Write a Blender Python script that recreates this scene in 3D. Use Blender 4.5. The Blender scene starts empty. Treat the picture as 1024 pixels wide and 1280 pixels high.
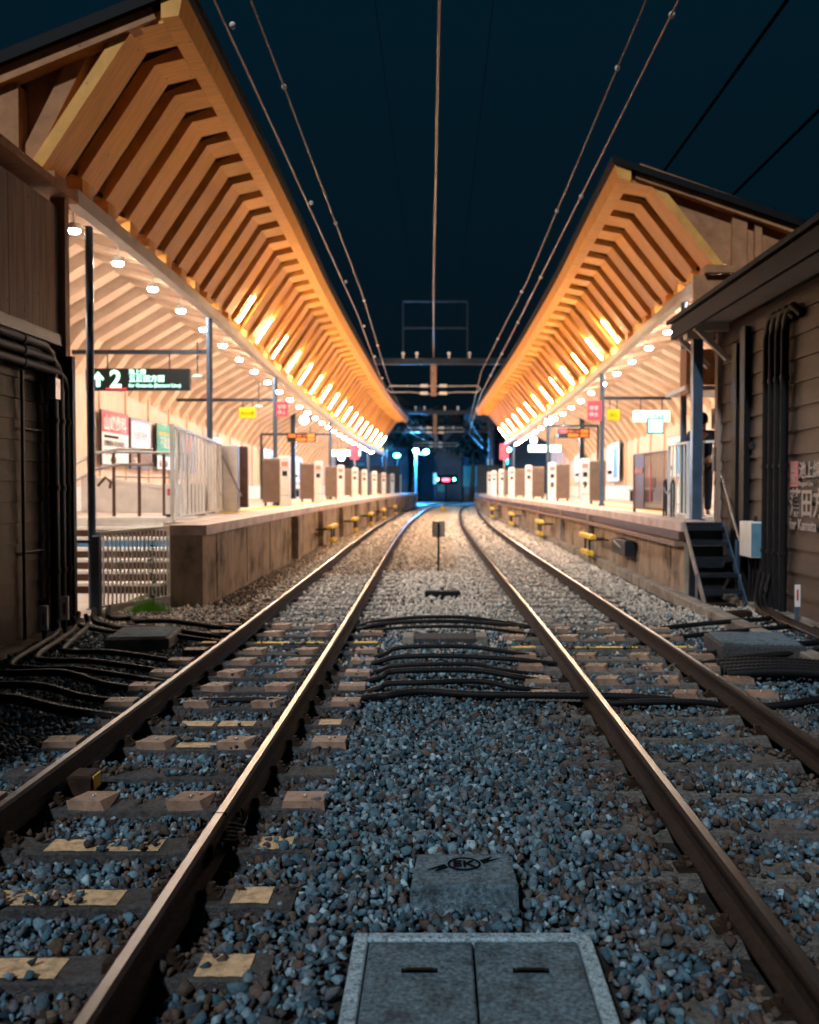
import bpy, math, random
import numpy as np
from mathutils import Vector, Matrix, Euler
random.seed(7); rng = np.random.default_rng(11)
S = bpy.context.scene
COL = S.collection
R = math.radians

# ------------------------------------------------------------------ camera, sky, sun, exposure
cd = bpy.data.cameras.new('camera'); cam = bpy.data.objects.new('camera', cd); COL.objects.link(cam)
cam.location = (0, 0, 1.76); cam.rotation_euler = (R(90 - 1.6), 0, 0)
cd.sensor_width = 36; cd.sensor_fit = 'AUTO'; cd.lens = 33.75
cd.shift_x = -35 / 1280; cd.shift_y = 0.0
cd.clip_start = 0.05; cd.clip_end = 1500
cd.dof.use_dof = True; cd.dof.focus_distance = 5.6; cd.dof.aperture_fstop = 1.9
S.camera = cam
w = bpy.data.worlds.new('World'); S.world = w; w.use_nodes = True
wn = w.node_tree.nodes; wl = w.node_tree.links
bg = wn['Background']
tc = wn.new('ShaderNodeTexCoord'); sp = wn.new('ShaderNodeSeparateXYZ'); rp = wn.new('ShaderNodeValToRGB')
wl.new(tc.outputs['Generated'], sp.inputs[0]); wl.new(sp.outputs['Z'], rp.inputs[0]); wl.new(rp.outputs[0], bg.inputs[0])
rp.color_ramp.elements[0].position = 0.0; rp.color_ramp.elements[0].color = (0.0018, 0.0048, 0.0078, 1)
rp.color_ramp.elements[1].position = 0.5; rp.color_ramp.elements[1].color = (0.0008, 0.0098, 0.0180, 1)
bg.inputs[1].default_value = 0.45
sd = bpy.data.lights.new('sun', 'SUN'); sun = bpy.data.objects.new('sun', sd); COL.objects.link(sun)
sd.energy = 0.82; sd.angle = R(3); sd.color = (0.86, 0.95, 1.0)
_dir = Vector((0.42, 1.0, -0.95)).normalized()        # travels forward, down and a little to the right
sun.rotation_euler = _dir.to_track_quat('-Z', 'Y').to_euler()
S.view_settings.view_transform = 'Standard'; S.view_settings.look = 'None'
S.view_settings.exposure = 1.3; S.view_settings.gamma = 1.0
S.render.engine = 'CYCLES'
S.cycles.use_denoising = True
S.cycles.max_bounces = 6; S.cycles.diffuse_bounces = 4; S.cycles.glossy_bounces = 3
S.cycles.sample_clamp_indirect = 6.0; S.cycles.use_light_tree = True
S.cycles.caustics_reflective = False; S.cycles.caustics_refractive = False

# ------------------------------------------------------------------ materials
M = {}
def mat(name, col, rough=0.7, metal=0.0, var=0.0, scale=6.0, stretch=(1, 1, 1), bump=0.0, bscale=40.0,
        emit=None, estr=0.0, dark=None, darkamt=0.0, darkscale=1.5, island=0.0, tint=None, knots=False, spec=0.2, objrand=0.0):
    m = bpy.data.materials.new(name); m.use_nodes = True
    n = m.node_tree.nodes; l = m.node_tree.links; b = n['Principled BSDF']
    b.inputs['Roughness'].default_value = rough; b.inputs['Metallic'].default_value = metal
    b.inputs['Specular IOR Level'].default_value = spec
    b.inputs['Base Color'].default_value = (*col, 1)
    M[name] = m
    if emit:
        b.inputs['Emission Color'].default_value = (*emit, 1); b.inputs['Emission Strength'].default_value = estr
    if not (var or bump or dark or island or objrand): return m
    co = n.new('ShaderNodeTexCoord'); mp = n.new('ShaderNodeMapping'); mp.inputs['Scale'].default_value = stretch
    oi = n.new('ShaderNodeObjectInfo'); ad = n.new('ShaderNodeVectorMath'); ad.operation = 'ADD'
    ml = n.new('ShaderNodeMath'); ml.operation = 'MULTIPLY'; ml.inputs[1].default_value = 37.0
    l.new(oi.outputs['Random'], ml.inputs[0]); l.new(co.outputs['Object'], mp.inputs[0])
    l.new(mp.outputs[0], ad.inputs[0]); l.new(ml.outputs[0], ad.inputs[1])
    vec = ad.outputs[0]
    cur = None
    rgb = n.new('ShaderNodeRGB'); rgb.outputs[0].default_value = (*col, 1); cur = rgb.outputs[0]
    def mixc(fac, a, bcol, kind='MIX'):
        x = n.new('ShaderNodeMix'); x.data_type = 'RGBA'; x.blend_type = kind
        if isinstance(fac, float): x.inputs[0].default_value = fac
        else: l.new(fac, x.inputs[0])
        if isinstance(a, tuple): x.inputs[6].default_value = (*a, 1)
        else: l.new(a, x.inputs[6])
        if isinstance(bcol, tuple): x.inputs[7].default_value = (*bcol, 1)
        else: l.new(bcol, x.inputs[7])
        return x.outputs[2]
    def ramp(src, lo, hi):
        r = n.new('ShaderNodeMapRange'); r.inputs[1].default_value = lo; r.inputs[2].default_value = hi
        l.new(src, r.inputs[0]); return r.outputs[0]
    if island:
        g = n.new('ShaderNodeNewGeometry'); vr = n.new('ShaderNodeValToRGB'); l.new(g.outputs['Random Per Island'], vr.inputs[0])
        e = vr.color_ramp.elements
        cs = tint or [tuple(c * (1 - island) for c in col), col, tuple(min(1, c * (1 + island)) for c in col)]
        e[0].color = (*cs[0], 1); e[1].color = (*cs[-1], 1)
        for i, c in enumerate(cs[1:-1]):
            q = e.new((i + 1) / (len(cs) - 1)); q.color = (*c, 1)
        cur = vr.outputs[0]
    if var:
        nz = n.new('ShaderNodeTexNoise'); nz.inputs['Scale'].default_value = scale; nz.inputs['Detail'].default_value = 6
        nz.inputs['Roughness'].default_value = 0.62
        l.new(vec, nz.inputs['Vector'])
        mm = n.new('ShaderNodeMapRange'); mm.inputs[1].default_value = 0.3; mm.inputs[2].default_value = 0.7
        mm.inputs[3].default_value = 1 - var; mm.inputs[4].default_value = 1 + var
        l.new(nz.outputs[0], mm.inputs[0])
        cb = n.new('ShaderNodeCombineColor')
        for i in range(3): l.new(mm.outputs[0], cb.inputs[i])
        cur = mixc(1.0, cur, cb.outputs[0], 'MULTIPLY')
    if objrand:
        mr = n.new('ShaderNodeMapRange'); mr.inputs[3].default_value = 1 - objrand; mr.inputs[4].default_value = 1 + objrand
        l.new(oi.outputs['Random'], mr.inputs[0]); cb = n.new('ShaderNodeCombineColor')
        for i in range(3): l.new(mr.outputs[0], cb.inputs[i])
        cur = mixc(1.0, cur, cb.outputs[0], 'MULTIPLY')
    if dark:
        nz = n.new('ShaderNodeTexNoise'); nz.inputs['Scale'].default_value = darkscale; nz.inputs['Detail'].default_value = 8
        nz.inputs['Roughness'].default_value = 0.7
        l.new(co.outputs['Object'], nz.inputs['Vector'])
        f = ramp(nz.outputs[0], 0.48, 0.68)
        k = n.new('ShaderNodeMath'); k.operation = 'MULTIPLY'; k.inputs[1].default_value = darkamt; l.new(f, k.inputs[0])
        cur = mixc(k.outputs[0], cur, dark)
    if knots:
        vo = n.new('ShaderNodeTexVoronoi'); vo.inputs['Scale'].default_value = 4.0
        ka = n.new('ShaderNodeVectorMath'); ka.operation = 'ADD'; l.new(co.outputs['Object'], ka.inputs[0]); l.new(ml.outputs[0], ka.inputs[1]); l.new(ka.outputs[0], vo.inputs['Vector'])
        f = ramp(vo.outputs['Distance'], 0.10, 0.06)
        k = n.new('ShaderNodeMath'); k.operation = 'MULTIPLY'; k.inputs[1].default_value = 0.55; l.new(f, k.inputs[0])
        cur = mixc(k.outputs[0], cur, tuple(c * 0.35 for c in col))
    l.new(cur, b.inputs['Base Color'])
    if bump:
        nb = n.new('ShaderNodeTexNoise'); nb.inputs['Scale'].default_value = bscale; nb.inputs['Detail'].default_value = 8
        l.new(vec, nb.inputs['Vector'])
        bp = n.new('ShaderNodeBump'); bp.inputs['Strength'].default_value = bump; bp.inputs['Distance'].default_value = 0.02
        l.new(nb.outputs[0], bp.inputs['Height']); l.new(bp.outputs[0], b.inputs['Normal'])
        mr = n.new('ShaderNodeMapRange'); mr.inputs[3].default_value = max(0.05, rough - 0.15); mr.inputs[4].default_value = min(1, rough + 0.15)
        l.new(nb.outputs[0], mr.inputs[0]); l.new(mr.outputs[0], b.inputs['Roughness'])
    return m

mat('rib_wood', (0.84, 0.41, 0.105), 0.62, var=0.20, scale=2.2, stretch=(1.0, 14, 1.0), bump=0.15, bscale=9, knots=True, objrand=0.20)
mat('inner_wood', (0.70, 0.50, 0.36), 0.6, var=0.14, scale=2.2, stretch=(1, 12, 1), bump=0.12, bscale=9, objrand=0.10)
mat('soffit_shade', (0.022, 0.012, 0.007), 0.8, var=0.3, scale=3)  # near-black: shade in the gaps between outer ribs put into the colour
mat('inner_soffit', (0.05, 0.02, 0.009), 0.8, var=0.2, scale=3)  # darkened colour stands for shade between the ceiling ribs
mat('wall_wood', (0.68, 0.52, 0.40), 0.6, var=0.18, scale=1.6, stretch=(9, 9, .7), bump=0.15, bscale=12)
mat('grey_wood', (0.33, 0.235, 0.19), 0.75, var=0.35, scale=1.5, stretch=(6, 6, .5), bump=0.3, bscale=14, knots=True)
mat('gable_wood', (0.42, 0.20, 0.095), 0.7, var=0.25, scale=2.0, stretch=(2, 8, 2), bump=0.2, bscale=14, knots=True)
mat('brown_siding', (0.088, 0.064, 0.058), 0.6, var=0.22, scale=1.2, stretch=(1, .5, 3), bump=0.25, bscale=60, dark=(0.05, 0.03, 0.02), darkamt=0.5, darkscale=0.9)
mat('dark_siding', (0.085, 0.060, 0.048), 0.6, var=0.25, scale=1.2, stretch=(1, .5, 3), bump=0.25, bscale=60, dark=(0.02, 0.014, 0.01), darkamt=0.7, darkscale=0.7)
mat('roof_metal', (0.005, 0.005, 0.006), 0.7, metal=0.0, var=0.2, scale=3)
mat('white_steel', (0.62, 0.58, 0.56), 0.45, metal=0.0, var=0.08, scale=4, bump=0.05, dark=(0.3, 0.25, 0.2), darkamt=0.25, darkscale=2)
mat('dark_steel', (0.028, 0.034, 0.045), 0.42, metal=0.4, var=0.25, scale=5, bump=0.06)
mat('blue_steel', (0.07, 0.11, 0.17), 0.4, metal=0.2, var=0.2, scale=4, bump=0.06)
mat('blue_lit_steel', (0.14, 0.28, 0.38), 0.4, var=0.15, scale=5)  # blue light falling on the steel is put into its colour
mat('galv_steel', (0.36, 0.34, 0.33), 0.45, metal=0.7, var=0.25, scale=9, bump=0.1)
mat('brown_steel', (0.11, 0.06, 0.045), 0.5, metal=0.3, var=0.2, scale=8)
mat('black_plastic', (0.008, 0.008, 0.010), 0.6, var=0.3, scale=12, bump=0.2, bscale=90)
mat('black_void', (0.004, 0.004, 0.005), 1.0, spec=0.0)
mat('rust', (0.030, 0.0155, 0.009), 0.9, metal=0.0, var=0.45, scale=18, bump=0.35, bscale=120, dark=(0.02, 0.011, 0.008), darkamt=0.8, darkscale=5)
mat('rail_top', (0.15, 0.14, 0.138), 0.34, metal=0.9, var=0.18, scale=20, stretch=(12, 1, 1), bump=0.08, bscale=40, dark=(0.12, 0.08, 0.06), darkamt=0.35, darkscale=4)
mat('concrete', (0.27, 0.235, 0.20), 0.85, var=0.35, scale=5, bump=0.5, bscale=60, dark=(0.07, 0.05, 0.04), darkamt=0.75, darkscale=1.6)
mat('platform_wall', (0.34, 0.26, 0.20), 0.9, var=0.30, scale=2.2, stretch=(2.2, 2.2, .5), bump=0.4, bscale=40, dark=(0.05, 0.032, 0.022), darkamt=0.85, darkscale=1.3)
mat('platform_top', (0.62, 0.55, 0.50), 0.55, var=0.15, scale=3, bump=0.1, dark=(0.3, 0.24, 0.2), darkamt=0.35, darkscale=0.8)
mat('platform_edge', (0.60, 0.46, 0.41), 0.6, var=0.2, scale=3, bump=0.15, dark=(0.18, 0.12, 0.1), darkamt=0.5, darkscale=2)
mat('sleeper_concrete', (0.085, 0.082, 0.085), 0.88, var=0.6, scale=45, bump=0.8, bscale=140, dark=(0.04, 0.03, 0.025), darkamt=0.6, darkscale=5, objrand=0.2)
mat('pale_sleeper', (0.17, 0.155, 0.145), 0.88, var=0.5, scale=45, bump=0.8, bscale=140, dark=(0.05, 0.04, 0.035), darkamt=0.6, darkscale=5, objrand=0.2)
mat('lid_concrete', (0.13, 0.20, 0.25), 0.85, var=0.75, scale=55, bump=0.8, bscale=180, dark=(0.03, 0.035, 0.04), darkamt=0.85, darkscale=9)  # concrete tinted blue in place of the light over the foreground
mat('frame_concrete', (0.44, 0.60, 0.70), 0.85, var=0.5, scale=90, bump=0.8, bscale=200, dark=(0.03, 0.04, 0.05), darkamt=0.95, darkscale=48)  # rim colour carries the same blue light as the lids
mat('plate_brown', (0.27, 0.165, 0.115), 0.6, metal=0.0, var=0.3, scale=12, bump=0.3, bscale=110, dark=(0.10, 0.055, 0.03), darkamt=0.6, darkscale=6, objrand=0.15)
mat('cream_paint', (0.70, 0.47, 0.27), 0.75, var=0.25, scale=25, bump=0.4, bscale=140, dark=(0.15, 0.09, 0.05), darkamt=0.75, darkscale=16)
mat('yellow_paint', (0.72, 0.44, 0.035), 0.6, var=0.2, scale=8, bump=0.1, dark=(0.2, 0.1, 0.03), darkamt=0.5, darkscale=8)
mat('bolt_steel', (0.72, 0.68, 0.62), 0.3, metal=0.9)
mat('earth', (0.03, 0.026, 0.024), 0.95, var=0.5, scale=6, bump=0.9, bscale=22)  # crevice shade between the stones put into the bed's dark colour
mat('asphalt', (0.05, 0.05, 0.052), 0.55, var=0.3, scale=3, bump=0.3, bscale=60)
mat('pale_stone', (0.3, 0.25, 0.2), 0.9, var=0.3, scale=3)
mat('floor_lit', (0.55, 0.50, 0.45), 0.6, var=0.15, scale=2)
mat('white_paint', (0.78, 0.77, 0.75), 0.5, var=0.08, scale=5)
mat('gate_brown', (0.20, 0.145, 0.12), 0.45, metal=0.2, var=0.15, scale=5)
mat('gate_grey', (0.74, 0.73, 0.72), 0.4, var=0.12, scale=4)
mat('glass_panel', (0.35, 0.36, 0.38), 0.2, var=0.1, scale=3)
mat('tactile_yellow', (0.75, 0.5, 0.06), 0.6, var=0.1, scale=5)
mat('red_paint', (0.62, 0.04, 0.035), 0.5, var=0.1, scale=6)
mat('pink_paint', (0.62, 0.24, 0.22), 0.6, var=0.1, scale=8)
mat('green_paint', (0.03, 0.30, 0.12), 0.5, var=0.1, scale=6)
mat('poster_white', (0.78, 0.76, 0.74), 0.5, var=0.05, scale=3)
mat('poster_blue', (0.10, 0.28, 0.50), 0.5, var=0.2, scale=4)
mat('poster_dark', (0.16, 0.13, 0.15), 0.4, var=0.4, scale=6)
mat('ink', (0.008, 0.008, 0.01), 1.0, spec=0.0)
mat('wall_letter', (0.42, 0.36, 0.34), 0.6, var=0.12, scale=20)
mat('sign_black', (0.012, 0.018, 0.02), 0.35)
mat('porcelain', (0.75, 0.66, 0.58), 0.25)
mat('grass', (0.20, 0.55, 0.05), 0.6, var=0.3, scale=20)
mat('leaf_dark', (0.03, 0.07, 0.02), 0.7, var=0.3, scale=20)
mat('cloth_dark', (0.02, 0.025, 0.045), 0.85, var=0.2, scale=30, bump=0.2)
mat('trousers', (0.03, 0.03, 0.035), 0.85)
mat('skin', (0.50, 0.29, 0.20), 0.5)
mat('hair', (0.008, 0.007, 0.007), 0.5)
mat('wire_metal', (0.08, 0.065, 0.06), 0.4, metal=0.7)
mat('wire_bright', (0.24, 0.15, 0.14), 0.35, metal=0.5)
mat('far_wall', (0.035, 0.045, 0.06), 0.8, var=0.3, scale=0.5)
mat('far_foliage', (0.006, 0.009, 0.007), 0.9)
WARM = (1.0, 0.66, 0.36)
mat('tube_glow', (1, 0.9, 0.8), 0.5, emit=(1.0, 0.64, 0.33), estr=340.0)
mat('down_glow', (1, 1, 1), 0.5, emit=(1.0, 0.84, 0.70), estr=410.0)
mat('globe_glow', (1, 1, 1), 0.5, emit=(1.0, 0.9, 0.85), estr=9.0)
mat('sign_glow', (0.6, 1, 0.85), 0.5, emit=(0.30, 1.0, 0.75), estr=0.9)
mat('sign_glow_soft', (0.6, 1, 0.85), 0.5, emit=(0.5, 1.0, 0.9), estr=0.7)
mat('pink_glow', (0.75, 0.06, 0.10), 0.5, emit=(1.0, 0.05, 0.10), estr=0.15)
mat('yellow_glow', (0.55, 0.45, 0.0), 0.5, emit=(0.80, 0.62, 0.02), estr=0.12)
mat('led_orange', (0.5, 0.1, 0.01), 0.5, emit=(1.0, 0.13, 0.01), estr=0.6)
mat('blue_lamp', (0.3, 0.8, 1), 0.5, emit=(0.10, 0.72, 1.0), estr=60.0)
mat('green_lamp', (0.3, 1, 0.6), 0.5, emit=(0.10, 1.0, 0.50), estr=14.0)
mat('red_lamp', (1, 0.1, 0.1), 0.5, emit=(1.0, 0.03, 0.05), estr=8.0)
mat('window_teal', (0.04, 0.10, 0.10), 0.3, emit=(0.03, 0.22, 0.22), estr=0.05)
mat('window_warm', (0.4, 0.3, 0.2), 0.3, emit=(0.8, 0.45, 0.3), estr=0.12)
mat('violet_glow', (0.4, 0.2, 0.8), 0.5, emit=(0.3, 0.15, 0.9), estr=0.2)
BLUE_LIT_TINTS = [(0.012, 0.028, 0.042), (0.06, 0.13, 0.18), (0.11, 0.20, 0.265), (0.12, 0.08, 0.065), (0.022, 0.045, 0.065), (0.17, 0.29, 0.37), (0.12, 0.125, 0.145), (0.035, 0.08, 0.11), (0.36, 0.50, 0.58)]  # blue cast of the foreground light mixed into the stone colours
mat('rusty_stone', (0.1, 0.06, 0.04), 0.85, island=0.5, tint=[(0.035, 0.026, 0.022), (0.10, 0.065, 0.048), (0.06, 0.05, 0.048), (0.16, 0.11, 0.085), (0.045, 0.035, 0.03)], var=0.3, scale=40, bump=0.4, bscale=130, spec=0.15)
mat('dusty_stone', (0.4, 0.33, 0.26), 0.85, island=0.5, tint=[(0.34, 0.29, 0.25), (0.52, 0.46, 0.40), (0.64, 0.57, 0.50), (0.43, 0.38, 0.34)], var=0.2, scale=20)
mat('ballast_stone', (0.2, 0.2, 0.2), 0.72, island=0.5, tint=BLUE_LIT_TINTS, var=0.35, scale=40, bump=0.5, bscale=130)

# ------------------------------------------------------------------ mesh helpers
class MB:
    def __init__(s): s.v = []; s.f = []; s.m = []; s.s = []
    def add(s, vs, fs, mi=0, smooth=False):
        b = len(s.v); s.v += [tuple(v) for v in vs]
        for f in fs: s.f.append(tuple(b + i for i in f)); s.m.append(mi); s.s.append(smooth)
        return s
    def box(s, x0, x1, y0, y1, z0, z1, mi=0, rot=None, c=None):
        vs = [Vector((x, y, z)) for z in (z0, z1) for y in (y0, y1) for x in (x0, x1)]
        if rot is not None:
            c = Vector(c) if c is not None else Vector(((x0 + x1) / 2, (y0 + y1) / 2, (z0 + z1) / 2))
            rm = Euler(rot).to_matrix(); vs = [rm @ (v - c) + c for v in vs]
        return s.add(vs, [(0, 2, 3, 1), (4, 5, 7, 6), (0, 1, 5, 4), (2, 6, 7, 3), (0, 4, 6, 2), (1, 3, 7, 5)], mi)
    def cbox(s, x0, x1, y0, y1, z0, z1, t=0.01, mi=0):          # box with a chamfered upper rim
        vs = [(x0, y0, z0), (x1, y0, z0), (x1, y1, z0), (x0, y1, z0), (x0, y0, z1 - t), (x1, y0, z1 - t), (x1, y1, z1 - t), (x0, y1, z1 - t),
              (x0 + t, y0 + t, z1), (x1 - t, y0 + t, z1), (x1 - t, y1 - t, z1), (x0 + t, y1 - t, z1)]
        fs = [(3, 2, 1, 0), (0, 1, 5, 4), (1, 2, 6, 5), (2, 3, 7, 6), (3, 0, 4, 7), (4, 5, 9, 8), (5, 6, 10, 9), (6, 7, 11, 10), (7, 4, 8, 11), (8, 9, 10, 11)]
        return s.add(vs, fs, mi)
    def bar(s, a, b, w, h=None, mi=0, up=(0, 0, 1)):
        h = h or w; a = Vector(a); b = Vector(b); d = (b - a).normalized(); up = Vector(up)
        if abs(d.dot(up)) > 0.98: up = Vector((1, 0, 0))
        r = d.cross(up).normalized(); u = r.cross(d).normalized()
        vs = [p + r * (i * w / 2) + u * (j * h / 2) for p in (a, b) for i, j in ((-1, -1), (1, -1), (1, 1), (-1, 1))]
        return s.add(vs, [(3, 2, 1, 0), (4, 5, 6, 7), (0, 1, 5, 4), (1, 2, 6, 5), (2, 3, 7, 6), (3, 0, 4, 7)], mi)
    def tube(s, pts, r, n=8, mi=0, cap=True, rfun=None):
        pts = [Vector(p) for p in pts]; k = len(pts); vs = []; ref = Vector((0.13, 0.21, 1)).normalized()
        for i, p in enumerate(pts):
            d = (pts[min(i + 1, k - 1)] - pts[max(i - 1, 0)]).normalized()
            rf = ref if abs(d.dot(ref)) < 0.95 else Vector((1, 0, 0))
            a = d.cross(rf).normalized(); b = a.cross(d).normalized(); rr = rfun(i) if rfun else r
            for j in range(n):
                t = 2 * math.pi * j / n; vs.append(p + (a * math.cos(t) + b * math.sin(t)) * rr)
        fs = [(i * n + j, i * n + (j + 1) % n, (i + 1) * n + (j + 1) % n, (i + 1) * n + j) for i in range(k - 1) for j in range(n)]
        s.add(vs, fs, mi, True)
        if cap:
            s.add(vs[:n], [tuple(range(n))], mi); s.add(vs[-n:], [tuple(range(n - 1, -1, -1))], mi)
        return s
    def sphere(s, c, r, n=12, m=8, mi=0, sc=(1, 1, 1)):
        vs = []; fs = []
        for i in range(m + 1):
            ph = math.pi * i / m
            for j in range(n):
                t = 2 * math.pi * j / n
                vs.append((c[0] + r * sc[0] * math.sin(ph) * math.cos(t), c[1] + r * sc[1] * math.sin(ph) * math.sin(t), c[2] + r * sc[2] * math.cos(ph)))
        for i in range(m):
            for j in range(n): fs.append((i * n + j, (i + 1) * n + j, (i + 1) * n + (j + 1) % n, i * n + (j + 1) % n))
        return s.add(vs, fs, mi, True)
    def prism(s, poly, y0, y1, mi=0, axis='y'):                 # poly in x,z swept along y (or y,z swept along x)
        k = len(poly)
        if axis == 'y': vs = [(p[0], y, p[1]) for y in (y0, y1) for p in poly]
        elif axis == 'x': vs = [(y, p[0], p[1]) for y in (y0, y1) for p in poly]
        else: vs = [(p[0], p[1], y) for y in (y0, y1) for p in poly]
        fs = [tuple(range(k)), tuple(range(2 * k - 1, k - 1, -1))] + [(i, i + k, (i + 1) % k + k, (i + 1) % k) for i in range(k)]
        return s.add(vs, fs, mi)
    def build(s, name, mats, parent=None, fix=True):
        me = bpy.data.meshes.new(name); me.from_pydata(s.v, [], s.f); me.update()
        if not isinstance(mats, (list, tuple)): mats = [mats]
        for m in mats: me.materials.append(M[m] if isinstance(m, str) else m)
        me.polygons.foreach_set('material_index', s.m); me.polygons.foreach_set('use_smooth', s.s)
        if fix:
            import bmesh
            bm = bmesh.new(); bm.from_mesh(me); bmesh.ops.recalc_face_normals(bm, faces=bm.faces); bm.to_mesh(me); bm.free()
        o = bpy.data.objects.new(name, me); COL.objects.link(o)
        if parent: o.parent = parent
        return o
def tag(o, label, cat, group=None, kind=None):
    if label: o['label'] = label
    if cat: o['category'] = cat
    if group: o['group'] = group
    if kind: o['kind'] = kind
    return o
def thing(name, label, cat, loc=(0, 0, 0), group=None, rz=0):
    o = bpy.data.objects.new(name, None); COL.objects.link(o); o.location = loc; o.rotation_euler = (0, 0, rz)
    o.empty_display_size = 0.2
    return tag(o, label, cat, group)
def struct(o): o['kind'] = 'structure'; return o
def lone(o, label, cat, group=None): return tag(o, label, cat, group)
def copy_tree(o, parent=None):
    c = o.copy(); COL.objects.link(c); c.parent = parent
    for ch in [q for q in KIDS.get(o.name, [])]:
        copy_tree(ch, c)
    return c
KIDS = {}
def kid(parent, o): KIDS.setdefault(parent.name, []).append(o); return o
def text(s, size, m, parent, mtx, name='lettering', align='LEFT', bold=0.0):
    cu = bpy.data.curves.new(name, 'FONT'); cu.body = s; cu.size = size; cu.align_x = align; cu.extrude = 0.002; cu.offset = bold
    cu.resolution_u = 3
    t = bpy.data.objects.new(name, cu); COL.objects.link(t)
    bpy.context.view_layer.update()
    me = bpy.data.meshes.new_from_object(t.evaluated_get(bpy.context.evaluated_depsgraph_get()))
    bpy.data.objects.remove(t)
    me.transform(mtx); me.materials.clear(); me.materials.append(M[m]); me.name = name
    o = bpy.data.objects.new(name, me); COL.objects.link(o)
    if parent: o.parent = parent
    return o
def frame(org, right, up):      # matrix whose x runs along right, y along up
    x = Vector(right).normalized(); y = Vector(up).normalized(); z = x.cross(y)
    m = Matrix((x, y, z)).transposed().to_4x4(); m.translation = Vector(org); return m
ORD = ['nearest', 'second', 'third', 'fourth', 'fifth', 'sixth', 'seventh', 'eighth', 'ninth', 'tenth', 'eleventh', 'twelfth',
       'thirteenth', 'fourteenth', 'fifteenth', 'sixteenth', 'seventeenth', 'eighteenth', 'nineteenth', 'twentieth', 'twenty-first',
       'twenty-second', 'twenty-third', 'twenty-fourth', 'twenty-fifth', 'twenty-sixth', 'twenty-seventh', 'twenty-eighth']

# ------------------------------------------------------------------ layout functions
def ip(tab, d): return float(np.interp(d, [t[0] for t in tab], [t[1] for t in tab]))
def smooth_tab(tab):
    xs = np.arange(-10, 140, 1.0); ys = np.interp(xs, [t[0] for t in tab], [t[1] for t in tab])
    k = np.exp(-np.linspace(-2, 2, 13) ** 2); k /= k.sum()
    yy = np.convolve(np.pad(ys, 6, mode='edge'), k, mode='valid'); return list(zip(xs, yy))
TRK = smooth_tab([(-10, 0), (9, 0), (17, -.08), (26, -.17), (38, -.22), (48, -.08), (60, .15), (70, .55), (85, 2.2), (100, 4.6), (130, 12)])
INL = smooth_tab([(0, 0), (27, 0), (33, .15), (39, .3), (46, .45), (52, .65), (60, 1.1), (68, 1.6), (80, 2.5)])
INR = smooth_tab([(0, 0), (25, 0), (35, .3), (50, .85), (58, 1.0), (80, 1.0)])
DRP = smooth_tab([(0, 0), (12, 0), (20, .12), (25, .35), (34, .8), (46, 1.25), (60, 1.65), (80, 2.0)])
XB = 4.7; PZ = 1.17
TL, TR = -1.63, 1.80
GH = 0.565
def trk(c, d): return c + ip(TRK, d)
def inw(side, d): return ip(INL if side < 0 else INR, d)
def cx(side, u, d): return side * (XB - inw(side, d) - u)
ZS = [1.0]
def zm(z): return z if z < 5.45 else 5.45 + (z - 5.45) * ZS[0]
def cz(z, d): return zm(z) - ip(DRP, d)

# ------------------------------------------------------------------ ground
g = MB()
g.add([(-400, -20, -.20), (400, -20, -.20), (400, 900, -.20), (-400, 900, -.20)], [(0, 1, 2, 3)])
struct(g.build('ground', 'earth'))
g = MB()      # ballast bed: a sheet with a low crown between the tracks
xs = np.linspace(-4.6, 4.75, 48); ys = np.concatenate([np.arange(-2, 30, .5), np.arange(30, 92, 2)])
def bedz(x, y):
    z = -0.065
    z += 0.035 * math.exp(-((x - .08) / .55) ** 2)
    for c in (TL, TR):
        r = abs(x - trk(c, y))
        if r < 0.45: z -= 0.008
    return z + 0.008 * math.sin(x * 7.1 + y * 3.3) * math.sin(y * 2.1 - x * 4)
vs = [(x, y, bedz(x, y)) for y in ys for x in xs]; nx = len(xs)
g.add(vs, [(j * nx + i, j * nx + i + 1, (j + 1) * nx + i + 1, (j + 1) * nx + i) for j in range(len(ys) - 1) for i in range(nx - 1)], 0, True)
struct(g.build('ballast_bed', 'earth'))
g = MB(); g.box(-60, 60, 80, 97, -.19, .06)
struct(g.build('crossing_road', 'asphalt'))

# ------------------------------------------------------------------ rails
def rail(x0fun, label):
    prof = [(-.065, .012), (.065, .012), (.065, .022), (.012, .04), (.009, .118), (.033, .128), (.033, .146), (.019, .160), (-.019, .160), (-.033, .146), (-.033, .128), (-.009, .118), (-.012, .04), (-.065, .022)]
    ds = list(np.arange(-1, 30, 1.0)) + list(np.arange(30, 101, 1.5)); b = MB(); k = len(prof)
    for d in ds: b.v += [(x0fun(d) + p[0], d, p[1]) for p in prof]
    for i in range(len(ds) - 1):
        for j in range(k):
            b.f.append((i * k + j, i * k + (j + 1) % k, (i + 1) * k + (j + 1) % k, (i + 1) * k + j)); b.m.append(1 if j == 7 else 0); b.s.append(False)
    t = thing('rail', label, 'rail', (x0fun(0), 0, 0))
    o = b.build('rail_bar', ['rust', 'rail_top'], None); o.data.transform(Matrix.Translation((-x0fun(0), 0, 0))); o.parent = t
    return t
RAILS = []
for c, nm in ((TL, 'left'), (TR, 'right')):
    for sgn in (-1, 1):
        inner = (sgn > 0) == (c < 0)
        lab = f"{'inner' if inner else 'outer'} rail of the {nm} track, {'beside the central gravel strip' if inner else 'on the side of the ' + nm + ' platform'}"
        RAILS.append((rail(lambda d, c=c, s=sgn: trk(c, d) + s * GH, lab), c, sgn))
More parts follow.
